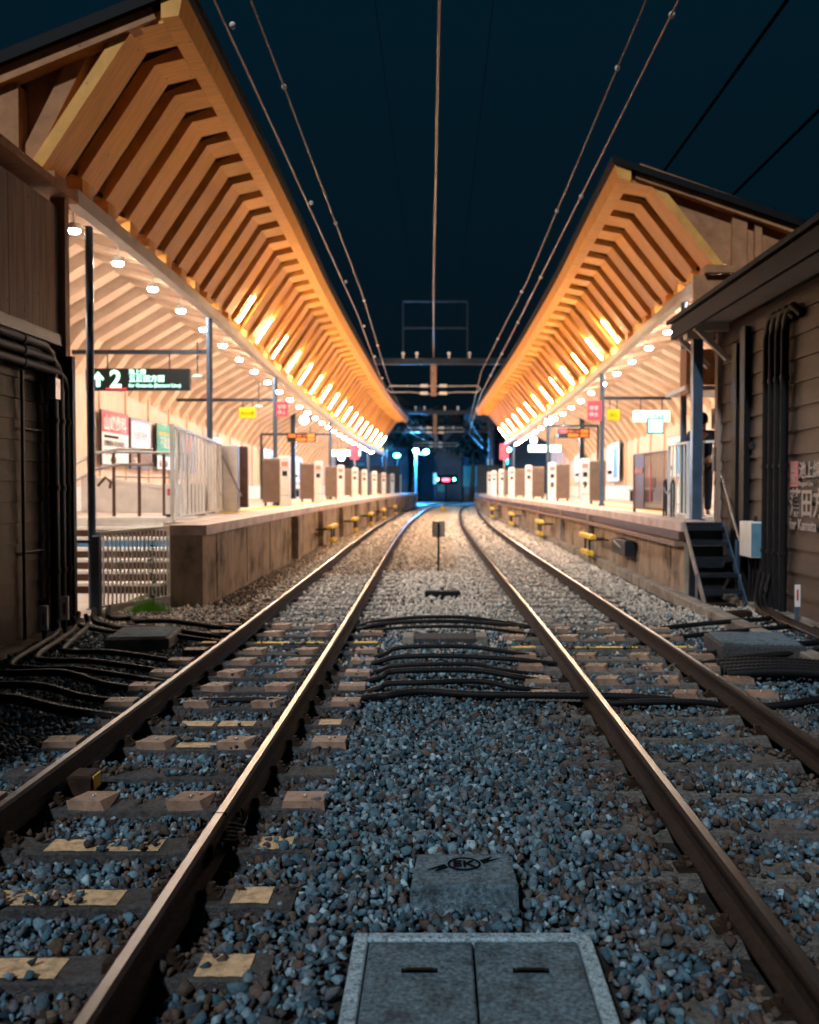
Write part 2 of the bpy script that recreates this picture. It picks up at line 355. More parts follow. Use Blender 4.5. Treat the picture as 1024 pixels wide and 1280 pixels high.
# joint with fish plates in the inner left rail
jt = RAILS[1][0]; b = MB()
for sx in (-1, 1):
    b.box(GH * 0 + sx * .030 - .008, sx * .030 + .008, 4.35, 4.95, .045, .112)
    for q in range(4): b.tube([(sx * .036, 4.44 + q * .14, .078), (sx * .062, 4.44 + q * .14, .078)], .014, 6)
b.build('fish_plate', 'rust', jt)
b = MB(); b.box(-.034, .034, 4.645, 4.652, .13, .1615); b.build('joint_gap', 'black_void', jt)
b = MB()
for q in range(5): b.tube([(.05, 4.5 + q * .03, .08 + .01 * q), (.09, 4.6 + q * .05, .04), (.07, 4.9 + q * .02, .03), (.045, 4.95, .075)], .006, 5)
b.build('bond_wire', 'rust', jt)
# grease pot bracket against outer left rail
t = thing('rail_bracket', 'small yellow-stained steel bracket inside the outer rail of the left track', 'bracket', (-2.06, 5.55, 0))
b = MB(); b.cbox(-.07, .07, -.09, .09, -.03, .09, .012); b.build('housing', 'rust', t)
b = MB(); b.box(.071, .078, -.06, .06, 0, .08); b.build('painted_face', 'yellow_paint', t)

# ------------------------------------------------------------------ sleepers
def plate_mesh(parent, x, w, skew=0.0, d=.20, z=.042, m='plate_brown'):
    b = MB(); h = d / 2
    vs = [(x - w / 2, -h, -.02), (x + w / 2, -h, -.02), (x + w / 2, h, -.02), (x - w / 2, h, -.02),
          (x - w / 2 + .008 - skew, -h + .02, z), (x + w / 2 - .008 - skew, -h + .02, z), (x + w / 2 - .008 + skew, h - .012, z), (x - w / 2 + .008 + skew, h - .012, z)]
    b.add(vs, [(3, 2, 1, 0), (0, 1, 5, 4), (1, 2, 6, 5), (2, 3, 7, 6), (3, 0, 4, 7), (4, 5, 6, 7)])
    o = b.build('cover_plate', m, parent)
    b = MB(); b.sphere((x, 0, z + .004), .013, 8, 5, sc=(1, 1, .7)); b.build('bolt', 'bolt_steel', o)
    return o
def patch(parent, x0, x1, y0, y1, m='cream_paint', z=.0045):
    b = MB(); n = 7
    top = [(x0 + (x1 - x0) * i / (n - 1), y0 + random.uniform(-.006, .006)) for i in range(n)]
    bot = [(x1 + (x0 - x1) * i / (n - 1), y1 + random.uniform(-.006, .006)) for i in range(n)]
    b.prism(top + bot, z - .003, z, axis='z')
    return b.build('paint_patch', m, parent)
def make_sleeper(c, d, style, label, group, detail=True, body='sleeper_concrete'):
    t = thing('sleeper', label, 'sleeper', (trk(c, d), d, 0), group)
    b = MB()
    prof = [(-1.02, -.16), (-1.02, -.012), (-.98, .0), (-.5, .0), (-.28, -.012), (.28, -.012), (.5, .0), (.98, .0), (1.02, -.012), (1.02, -.16)]
    hw = .105
    k = len(prof)
    vs = [(p[0], -hw, p[1]) for p in prof] + [(p[0], -hw + .012, p[1] + (.0 if p[1] < -.1 else .006)) for p in prof] + [(p[0], hw - .012, p[1] + (.0 if p[1] < -.1 else .006)) for p in prof] + [(p[0], hw, p[1]) for p in prof]
    fs = [tuple(range(k))] + [tuple(range(4 * k - 1, 3 * k - 1, -1))]
    for r in range(3):
        for i in range(k): fs.append((r * k + i, (r + 1) * k + i, (r + 1) * k + (i + 1) % k, r * k + (i + 1) % k))
    b.add(vs, fs); kid(t, b.build('concrete_body', body, t))
    if detail:
        for rx in (-GH, GH):
            for s in (-1, 1):
                b = MB(); x = rx + s * .10
                b.box(x - .045, x + .045, -.055, .055, .0, .018)
                b.box(x - .05, x + .03 * 1, -.03, .03, .018, .034, rot=(0, s * .18, 0))
                b.tube([(x, 0, .02), (x, 0, .062)], .017, 6); b.tube([(x, 0, .03), (x, 0, .042)], .03, 8)
                kid(t, b.build('rail_clip', 'rust', t))
    if style == 'plate' or style == 'platecream':
        for x, w_, sk in ((-.90, .24, .0), (-.27, .20, .03), (.27, .20, .03), (.90, .24, .0)): plate_mesh(t, x, w_, sk)
    if style == 'platecream': patch(t, -.13, .13, -.05, .06, z=.001)
    if style == 'cream':
        patch(t, -.27, -.02, -.075, .07, z=-.001); patch(t, .02, .28, -.075, .07, z=-.001)
        patch(t, .76, .92, -.08, .08, z=.0105)
    if style == 'creamend': patch(t, .76, .95, -.08, .08, z=.0105); patch(t, -.36, -.04, -.07, .07, z=-.001); patch(t, 0, .26, -.07, .07, z=-.001)
    if style == 'yellow':
        patch(t, -.38, .38, -.045, .05, 'yellow_paint', z=.008); patch(t, .72, .98, -.05, .05, 'yellow_paint', z=.012); patch(t, -.98, -.72, -.05, .05, 'yellow_paint', z=.012)
    return t
LSTY = {0: 'creamend', 1: 'cream', 2: 'cream', 3: 'plate', 4: 'plain', 5: 'platecream', 6: 'cream', 12: 'yellow'}
for k in range(7, 15):
    if k != 12: LSTY[k] = 'plate'
RSTY = {12: 'yellow'}
for k in (8, 9, 10, 11, 13, 14): RSTY[k] = 'plate'
WORDS = {'cream': 'cream painted patches', 'creamend': 'cream painted patches', 'plate': 'brown bolted cover plates', 'platecream': 'cover plates and one cream patch', 'plain': 'no paint or plates', 'yellow': 'a yellow painted band'}
for c, nm, sty, d0 in ((TL, 'left', LSTY, 3.46), (TR, 'right', RSTY, 3.15)):
    proto = None
    for k in range(-3, 108):
        d = d0 + .6 * k
        if d > 66: break
        if k < 0:
            s_ = 'plain'; continue
        if k <= 14:
            s_ = sty.get(k, 'plain')
            o_ = 'first' if k == 0 else ORD[k]
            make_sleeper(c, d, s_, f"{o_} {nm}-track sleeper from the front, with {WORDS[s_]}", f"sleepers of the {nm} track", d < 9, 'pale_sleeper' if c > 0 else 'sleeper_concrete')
        else:
            lab = f"dusty concrete sleeper of the {nm} track beyond the plated ones"
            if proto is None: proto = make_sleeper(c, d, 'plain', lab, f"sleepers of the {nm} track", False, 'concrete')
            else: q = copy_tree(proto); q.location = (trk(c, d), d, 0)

# ------------------------------------------------------------------ ballast stones
def rock_variants(n, npts):
    import bmesh
    out = []
    for i in range(n):
        bm = bmesh.new(); p = rng.normal(size=(npts, 3)); p /= np.linalg.norm(p, axis=1)[:, None]
        p *= rng.uniform(.78, 1.05, (npts, 1)); p *= np.array([1.0, rng.uniform(.65, .95), rng.uniform(.5, .8)])
        for q in p: bm.verts.new(q)
        r = bmesh.ops.convex_hull(bm, input=bm.verts)
        bmesh.ops.delete(bm, geom=[e for e in r['geom_interior'] if isinstance(e, bmesh.types.BMVert)], context='VERTS')
        bm.verts.ensure_lookup_table(); bm.verts.index_update()
        V = np.array([v.co[:] for v in bm.verts]); F = np.array([[v.index for v in f.verts] for f in bm.faces if len(f.verts) == 3]); bm.free()
        out.append((V, F))
    return out
near_rocks = rock_variants(30, 13); far_rocks = rock_variants(12, 9)
def scatter(zones):
    AV = []; AF = []; AM = []; off = 0
    for (y0, y1, step, size, variants, layers, xl, xr) in zones:
        for L in range(layers):
            nx_ = int((xr - xl) / step); ny_ = int((y1 - y0) / step)
            X, Y = np.meshgrid(xl + (np.arange(nx_) + .5) * step, y0 + (np.arange(ny_) + .5) * step)
            X = (X + rng.uniform(-.5, .5, X.shape) * step).ravel(); Y = (Y + rng.uniform(-.5, .5, Y.shape) * step).ravel()
            keep = np.abs(X - .1) < (.50 * Y + .6); X = X[keep]; Y = Y[keep]
            tt = np.interp(Y, [t[0] for t in TRK], [t[1] for t in TRK])
            keep = np.ones(len(X), bool); Z = np.full(len(X), -.038) + .045 * np.exp(-((X - .08) / .6) ** 2)
            for c, d0 in ((TL, 3.46), (TR, 3.15)):
                r = X - (c + tt); ar = np.abs(r)
                ph = np.abs(((Y - d0) / .6 + .5) % 1 - .5) * .6
                on = (ph < .108) & (ar < 1.03)
                vis = 1.0 - .0
                cl = np.sin(X * 5.3 + Y * 2.7) * np.sin(Y * 3.9 - X * 3.1)
                cover = np.where(Y < 12.2, np.where(cl > .25, .40, .05), .80)
                if c > 0: cover = np.where(Y < 7.4, np.where((r < -.7) | (cl > -.2), .55, .15), cover)
                keep &= ~(on & (rng.random(len(X)) > cover))
                Z = np.where(on, .012, Z)
                keep &= ~(np.abs(ar - GH) < .085)
                Z = np.where((ar < .46) & ~on, Z - .015, Z)
                Z = np.where((np.abs(ar - GH) < .16) & ~on, Z - .03, Z)
            # clear the concrete chamber and block, platform walls and slabs
            keep &= ~((X > -.36) & (X < .63) & (Y > 2.2) & (Y < 3.70))
            keep &= ~((X > -.13) & (X < .35) & (Y > 3.9) & (Y < 4.27))
            keep &= ~((X < -3.4 + np.interp(Y, *zip(*INL))) & (Y > 14.1)); keep &= ~((X > 3.5) & (Y > 14.0)); keep &= ~(X > 4.7) & ~(X < -4.6)
            keep &= ~((X > 2.9) & (X < 3.75) & (Y > 9.4) & (Y < 10.5)); keep &= ~((X < -2.95) & (X > -3.65) & (Y > 10.2) & (Y < 11.2))
            if L == 1: keep &= rng.random(len(X)) < .55
            X, Y, Z = X[keep], Y[keep], Z[keep]
            n = len(X); t2 = np.interp(Y, [t[0] for t in TRK], [t[1] for t in TRK])
            NR = np.min([np.abs(np.abs(X - c - t2) - GH) for c in (TL, TR)], axis=0); Z = Z + rng.uniform(-.012, .012, n) + L * .012
            sz = size * rng.lognormal(-.05, .28, n)
            vi = rng.integers(0, len(variants), n)
            q = rng.normal(size=(n, 4)); q[:, 3] += 0; q /= np.linalg.norm(q, axis=1)[:, None]
            a, b_, c_, d_ = q.T
            RM = np.stack([np.stack([1 - 2 * (c_**2 + d_**2), 2 * (b_*c_ - a*d_), 2 * (b_*d_ + a*c_)], -1),
                           np.stack([2 * (b_*c_ + a*d_), 1 - 2 * (b_**2 + d_**2), 2 * (c_*d_ - a*b_)], -1),
                           np.stack([2 * (b_*d_ - a*c_), 2 * (c_*d_ + a*b_), 1 - 2 * (b_**2 + c_**2)], -1)], 1)
            for k, (V, F) in enumerate(variants):
                ix = np.nonzero(vi == k)[0]
                if not len(ix): continue
                W = np.einsum('nij,vj->nvi', RM[ix], V) * sz[ix][:, None, None] * .5
                W += np.stack([X[ix], Y[ix], Z[ix]], -1)[:, None, :]
                FF = F[None] + (np.arange(len(ix)) * len(V))[:, None, None] + off
                AV.append(W.reshape(-1, 3)); AF.append(FF.reshape(-1, 3)); off += len(ix) * len(V)
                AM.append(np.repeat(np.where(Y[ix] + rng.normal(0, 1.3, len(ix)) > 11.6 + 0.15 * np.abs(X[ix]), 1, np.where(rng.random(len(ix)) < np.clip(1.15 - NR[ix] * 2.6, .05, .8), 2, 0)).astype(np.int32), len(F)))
    return np.concatenate(AV), np.concatenate(AF), np.concatenate(AM)
AV, AF, AM = scatter([(2.2, 7.0, .038, .054, near_rocks, 2, -4.4, 4.6), (7.0, 14.0, .050, .062, far_rocks, 2, -4.5, 4.7),
                  (14.0, 28.0, .075, .082, far_rocks, 1, -3.6, 3.6), (28.0, 78.0, .13, .13, far_rocks, 1, -3.6, 3.7)])
me = bpy.data.meshes.new('ballast')
me.vertices.add(len(AV)); me.vertices.foreach_set('co', AV.astype(np.float32).ravel())
me.loops.add(AF.size); me.loops.foreach_set('vertex_index', AF.astype(np.int32).ravel())
me.polygons.add(len(AF)); me.polygons.foreach_set('loop_start', np.arange(0, AF.size, 3, dtype=np.int32))
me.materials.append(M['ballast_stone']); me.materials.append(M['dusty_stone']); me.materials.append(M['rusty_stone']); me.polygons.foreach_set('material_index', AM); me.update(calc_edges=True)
o = bpy.data.objects.new('ballast', me); COL.objects.link(o)
tag(o, 'crushed grey stone ballast lying around the sleepers and between the tracks', 'gravel', kind='stuff')
print('stone tris', len(AF))

# ------------------------------------------------------------------ things on the central strip
t = thing('cable_chamber', 'square concrete chamber with two lids and a pale speckled rim, nearest the camera', 'manhole cover', (.135, 2.9, 0))
b = MB(); x0, x1, y0, y1, fw = -.455, .455, -.70, .77, .055
for a in ((x0, x0 + fw, y0, y1), (x1 - fw, x1, y0, y1), (x0 + fw, x1 - fw, y1 - fw, y1), (x0 + fw, x1 - fw, y0, y0 + fw)): b.cbox(a[0], a[1], a[2], a[3], -.18, .03, .006)
b.build('rim', 'frame_concrete', t)
for s in (-1, 1):
    b = MB(); xa, xb = (x0 + fw + .006, -.005) if s < 0 else (.005, x1 - fw - .006)
    b.cbox(xa, xb, y0 + fw + .006, y1 - fw - .006, -.10, .024, .007)
    o = b.build('lid', 'lid_concrete', t)
    xc = (xa + xb) / 2
    b = MB(); b.box(xc - .065, xc + .065, .47, .50, .0235, .0262); b.build('grip_slot', 'black_void', o)
    b = MB(); b.tube([(xc - .058, .485, .026), (xc - .045, .485, .033), (xc + .045, .485, .033), (xc + .058, .485, .026)], .0045, 6); b.build('lift_ring', 'rust', o)
b = MB(); b.box(x0 + fw, x1 - fw, y0 + fw, y1 - fw, -.2, -.08); b.build('pit', 'black_void', t)

t = thing('boundary_block', 'weathered concrete block carved with an oval railway emblem on the gravel', 'marker block', (.115, 4.08, 0))
b = MB()
vs = [(-.235, -.185, -.12), (.23, -.18, -.12), (.23, .17, -.12), (-.23, .17, -.12), (-.228, -.17, .112), (.222, -.172, .118), (.205, .155, .124), (-.205, .155, .122)]
vt = [(v[0], v[1], v[2]) for v in vs]
b.add(vt, [(3, 2, 1, 0), (0, 1, 5, 4), (1, 2, 6, 5), (2, 3, 7, 6), (3, 0, 4, 7), (4, 5, 6, 7)])
blk = b.build('block_body', 'lid_concrete', t)
md = blk.modifiers.new('b', 'BEVEL'); md.width = .018; md.segments = 2
b = MB(); ring = [(.068 * math.cos(a), .03 + .062 * math.sin(a), .1215) for a in np.linspace(0, 2 * math.pi, 33)]
b.tube(ring, .005, 6, cap=False)
b.prism([(-.07, -.005), (-.125, -.045), (-.10, .0), (-.155, -.03), (-.085, .028)], .119, .1235, axis='z')
b.prism([(.07, .065), (.125, .105), (.10, .06), (.155, .09), (.085, .032)], .121, .1255, axis='z')
em = b.build('emblem', 'ink', blk)
text('EK', .085, 'ink', em, frame((-.052, .000, .1235), (1, 0, 0), (0, 1, .03)), 'emblem_letters', bold=.0012)

# marker post
t = thing('marker_post', 'thin dark post with a small square pinkish plate between the tracks', 'post', (0.02, 19.4, -.03))
b = MB(); b.tube([(0, 0, 0), (0, 0, 1.02)], .022, 8); b.build('post', 'dark_steel', t)
b = MB(); b.cbox(-.13, .13, .022, .03, .74, 1.06, .004); b.build('plate', 'pale_stone', t)
t = thing('stop_box', 'flat black box lying on the gravel in front of the thin marker post', 'box', (.08, 15.1, -.02))
b = MB(); b.cbox(-.28, .28, -.10, .10, 0, .12, .02); b.build('box_body', 'black_plastic', t)
b = MB(); b.box(-.3, .3, -.12, .12, -.05, .01); b.build('base', 'dark_steel', t)
t = thing('cable_trough_lid', 'dark slatted cover with two pale end blocks among the black cables', 'cover', (.085, 10.75, 0))
b = MB()
for q in range(4): b.cbox(-.34, .34, -.2 + q * .1, -.11 + q * .1, -.02, .07, .01)
b.build('cover', 'sleeper_concrete', t)
for s in (-1, 1):
    b = MB(); b.cbox(s * .41 - .06, s * .41 + .06, -.16, .16, -.02, .085, .012); b.build('end_block', 'concrete', t)
t = thing('track_beacon', 'small orange reflector far off between the tracks', 'reflector', (.35, 66, 0))
b = MB(); b.prism([(-.2, 0), (.2, 0), (.12, .35), (-.12, .35)], -.1, .1); b.build('reflector_body', 'yellow_paint', t)

# ------------------------------------------------------------------ cables
def corrug(pts, r, name, label, cat='cable', group=None, ribs=True, m='black_plastic'):
    P = [Vector(p) for p in pts]; out = []
    for i in range(len(P) - 1):                  # catmull-rom
        p0 = P[max(i - 1, 0)]; p1 = P[i]; p2 = P[i + 1]; p3 = P[min(i + 2, len(P) - 1)]
        L = (p2 - p1).length; n = max(4, int(L / (.018 if ribs else .06)))
        for k in range(n):
            t = k / n; out.append(.5 * ((2 * p1) + (p2 - p0) * t + (2 * p0 - 5 * p1 + 4 * p2 - p3) * t * t + (3 * p1 - p0 - 3 * p2 + p3) * t ** 3))
    out.append(P[-1])
    b = MB(); b.tube(out, r, 8, rfun=(lambda i: r * (1.0 if i % 2 else .84)) if ribs else None)
    return tag(b.build(name, m), label, cat, group)
hump = [(11.9, .028, -1.05, 1.25, .13), (11.7, .03, -1.0, 1.3, .10), (11.35, .024, -.95, 1.2, .08), (9.75, .028, -.72, 1.2, .12), (9.35, .03, -.75, 1.35, .09), (8.95, .026, -.7, 1.0, .08), (8.55, .032, -.7, 1.15, .10), (8.12, .030, -.68, 1.1, .09), (7.78, .036, -.75, 2.1, .07)]
for i, (d, r, xa, xb, h) in enumerate(hump):
    j = random.uniform(-.08, .08)
    corrug([(xa, d + .06 + j, -.03), (xa + .2, d + .02, .01 + h * .3), (-.42, d + random.uniform(-.07, .07), h * .8), (-.12, d + j, h), (.35, d + random.uniform(-.06, .06), h * .92), (xb - .45, d - .05, .02 + h * .35), (xb, d + .04 - j, -.03)], r * .9, 'corrugated_cable',
           f"{'frontmost' if i == 8 else ORD[8 - i]} black corrugated cable arching over the central gravel, counted from the front", 'cable', 'cables crossing between the tracks')
# left bundle, out of the pipes at the building foot, under the outer rail
lb = [(7.35, .045, 10.0), (7.8, .034, 10.2), (8.3, .036, 10.5), (8.7, .028, 10.9), (9.1, .03, 11.2), (9.6, .03, 11.4), (10.9, .03, 11.6), (11.2, .036, 11.9), (11.8, .034, 12.2)]
for i, (d, r, dw) in enumerate(lb):
    xw = -4.35 + (i % 3) * .08
    if i < 3: pts = [(-4.5, d + .5, .03 + .02 * i), (-3.9, d + .35, .06), (-3.3, d + .1, .09 + .01 * i), (-2.9, d, .03), (-2.45, d - .02, -.03), (-2.2, d, -.06)]
    else: pts = [(xw, dw, .22), (xw + .06, dw - .15, .09), (xw + .25, d + .5, .05), (-3.75, d + .18, .06), (-3.3, d + .03, .08), (-2.75, d - .05, .02), (-2.25, d - .05, -.06)]
    corrug(pts, r, 'corrugated_cable', f"{ORD[i]} black ribbed cable from the front, snaking from left wall to outer rail", 'cable', 'cables at the foot of the left building')
for i, (d, r) in enumerate([(7.55, .034), (9.4, .03), (9.8, .035), (10.9, .03), (11.6, .033)]):
    corrug([(2.25 if i else 1.9, d - .1, -.05), (2.7, d, .02), (3.1, d + .1, .05), (3.7, d + .25, .08), (4.3, d + .8, .04), (4.5, d + 1.6, .05)], r, 'corrugated_cable',
           f"{ORD[i]} black cable from the front, running from right track to right wall", 'cable', 'cables beside the right wall')
for i in range(3):
    corrug([(4.42 - i * .09, 9.5, .03), (4.45 - i * .09, 11, .04 + .01 * i), (4.5 - i * .07, 12.5, .05), (4.55 - i * .06, 13.3, .12), (4.68, 13.5 + .2 * i, .5)], .03, 'ground_cable',
           f"black cable lying along the foot of the right wall, {['outermost', 'middle', 'innermost'][2 - i]} of three", 'cable', 'cables lying along the right wall', ribs=False)
for (dd, c, nm) in ((7.72, TL, 'left'), (7.66, TR, 'right')):
    corrug([(trk(c, dd) - .5, dd + .02, .0), (trk(c, dd) - .25, dd - .05, .03), (trk(c, dd) + .25, dd - .04, .03), (trk(c, dd) + .5, dd, -.01)], .028, 'corrugated_cable',
           f"short black cable crossing between the two rails of the {nm} track", 'cable', 'cables inside the tracks')
t = thing('cable_cover', 'flat concrete cable cover on the gravel left of the left track', 'cable cover', (-3.28, 10.7, 0), rz=R(6))
b = MB(); b.cbox(-.34, .34, -.42, .42, -.06, .11, .015); b.build('slab', 'concrete', t)
b = MB(); b.cbox(-.30, .30, -.38, .38, .11, .125, .008); b.build('top_lid', 'lid_concrete', t)
t = thing('cable_cover', 'dark raised concrete cable box right of the right track', 'cover', (3.3, 10.0, 0), rz=R(-4))
b = MB(); b.cbox(-.42, .42, -.42, .42, -.06, .15, .015); b.build('slab', 'sleeper_concrete', t)
b = MB(); b.cbox(-.38, .38, -.38, .38, .15, .17, .008); b.build('top_lid', 'lid_concrete', t)
t = thing('rubber_pad', 'bundle of black corrugated sleeves on the gravel right of the right track', 'cable cover', (3.15, 8.85, 0), rz=R(-5))
for q in range(4):
    b = MB(); b.tube([(-.5 + i * .02, .24 - q * .16, .05 + .03 * math.sin(i * .06)) for i in range(50)], .05, 8, rfun=lambda i: .052 if i % 2 else .042); b.build('sleeve', 'black_plastic', t)
# concrete edging along the right platform foot
b = MB()
for q in range(34):
    d = 8.6 + q * 1.5; dx_ = inw(1, d) * .9
    if d < 59: b.cbox(3.62 - dx_ + random.uniform(-.01, .01), 3.80 - dx_, d, d + 1.485, -.1, .10, .015)
tag(b.build('concrete_edging', 'concrete'), 'pale concrete edging line running along the foot of the right platform', 'kerb')

# ------------------------------------------------------------------ platforms
def sweep(b, side, sec, ds, mi=0, drop=True, xf=None, closed=True):
    k = len(sec); base = len(b.v)
    for d in ds:
        for (u, z) in sec:
            b.v.append(((xf(u, d) if xf else cx(side, u, d)), d, cz(z, d) if drop else z))
    kk = k if closed else k - 1
    for i in range(len(ds) - 1):
        for j in range(kk):
            b.f.append((base + i * k + j, base + i * k + (j + 1) % k, base + (i + 1) * k + (j + 1) % k, base + (i + 1) * k + j)); b.m.append(mi); b.s.append(False)
    if closed:
        b.f.append(tuple(base + j for j in range(k))); b.m.append(mi); b.s.append(False)
        b.f.append(tuple(base + (len(ds) - 1) * k + j for j in range(k - 1, -1, -1))); b.m.append(mi); b.s.append(False)
def px_(side, edge): return lambda u, d: side * (edge - inw(side, d) + u)
for side, edge, d0, nm in ((-1, 3.42, 14.2, 'left'), (1, 3.88, 15.3, 'right')):
    t = thing('platform', f"raised concrete {nm} platform with stained side wall and pale edge slabs", 'platform', (side * edge, d0, 0))
    inv = Matrix.Translation((-side * edge, -d0, 0))
    def P(b, name, m):
        o = b.build(name, m, None); o.data.transform(inv); o.parent = t; return o
    ds = [d0 + i * 2 for i in range(int((76 - d0) / 2))]
    b = MB(); sweep(b, side, [(.06, -.2), (.06, PZ - .15), (.54, PZ - .15), (.54, -.2)], ds, 0, False, px_(side, edge)); P(b, 'side_wall', 'platform_wall')
    b = MB(); sweep(b, side, [(.0, PZ - .15), (.0, PZ), (.55, PZ), (.55, PZ - .148)], ds, 0, False, px_(side, edge)); P(b, 'edge_slab', 'platform_edge')
    db = [d for d in ds if d >= 18]; db[0] = 18.0 if side < 0 else 17.0
    b = MB(); sweep(b, side, [(.553, PZ - .15), (.553, PZ - .003), (9.0, PZ - .003), (9.0, PZ - .15)], db, 0, False, px_(side, edge)); P(b, 'deck', 'platform_top')
    b = MB(); sweep(b, side, [(.553, PZ - .15), (.553, PZ - .002), (.95, PZ - .002), (.95, PZ - .15)], [d0 + 1.1, db[0]], 0, False, px_(side, edge)); P(b, 'deck_nose', 'platform_top')
    b = MB(); b.box(min(side * 4.3, side * 12.4), max(side * 4.3, side * 12.4), db[0], db[0] + .25, -.2, PZ - .155); P(b, 'end_wall', 'platform_wall')
    b = MB(); sweep(b, side, [(.95, PZ - .002), (.95, PZ + .006), (1.25, PZ + .006), (1.25, PZ - .002)], [d for d in ds if d > 19], 0, False, px_(side, edge)); P(b, 'tactile_strip', 'tactile_yellow')
    if side > 0:
        b = MB(); sweep(b, side, [(-.10, .78), (-.10, .86), (.06, .86), (.06, .78)], ds, 0, False, px_(side, edge)); P(b, 'pipe_ledge', 'plate_brown')
        b = MB(); sweep(b, side, [(-.03, .88), (-.03, PZ - .153), (.06, PZ - .153), (.06, .88)], ds, 0, False, px_(side, edge)); P(b, 'shadow_gap', 'brown_steel')
    for q in range(26):
        d = d0 + .9 + q * 2.4; xx = side * (edge + .06 - inw(side, d))
        if d > 74: break
        b = MB(); b.box(xx - .012, xx + .012, d, d + .05, 0, PZ - .17); P(b, 'wall_joint', 'platform_wall')
        if q % 2 == 1 and q > 1: b = MB(); b.box(xx - .16, xx + .16, d + .6, d + .85, 0, PZ - .16); P(b, 'wall_pier', 'platform_wall')
# step irons: yellow bars on the platform faces
def step_iron(side, d, label, grp):
    x = side * ((3.42 if side < 0 else 3.88) - inw(side, d))
    t = thing('step_iron', label, 'step', (x, d, .1), grp)
    b = MB(); b.cbox(-side * .38 - .07, -side * .38 + .07, -.85, .85, .44, .53, .01); b.build('upper_bar', 'yellow_paint', t)
    b = MB(); b.cbox(-side * .40 - .07, -side * .40 + .07, -.6, .45, .06, .16, .01); b.build('lower_bar', 'yellow_paint', t)
    for s in (-.35, .3):
        b = MB(); b.bar((-side * .38, s, .0), (-side * .38, s, .42), .045); b.bar((0.06 * side, s, .40), (-side * .38, s, .40), .04); b.build('bracket', 'dark_steel', t)
for i, d in enumerate((27.6, 33.5, 39.5, 46, 53)): step_iron(-1, d, f"yellow steel step bracket on the left platform face, {ORD[i]} along", 'step brackets on the left platform')
for i, d in enumerate((22.4, 31.2, 39.5, 48)): step_iron(1, d, f"yellow steel step bracket on the right platform face, {ORD[i]} along", 'step brackets on the right platform')
t = thing('junction_box', 'dark grey cable box on the right platform face beside the yellow step', 'box', (3.74, 19.6, .5))
b = MB(); b.cbox(-.05, .16, -.7, .7, -.15, .16, .02); b.build('box_body', 'dark_steel', t)
b = MB(); b.bar((-.06, -.4, .0), (-.06, .4, .1), .03); b.build('latch_bar', 'galv_steel', t)

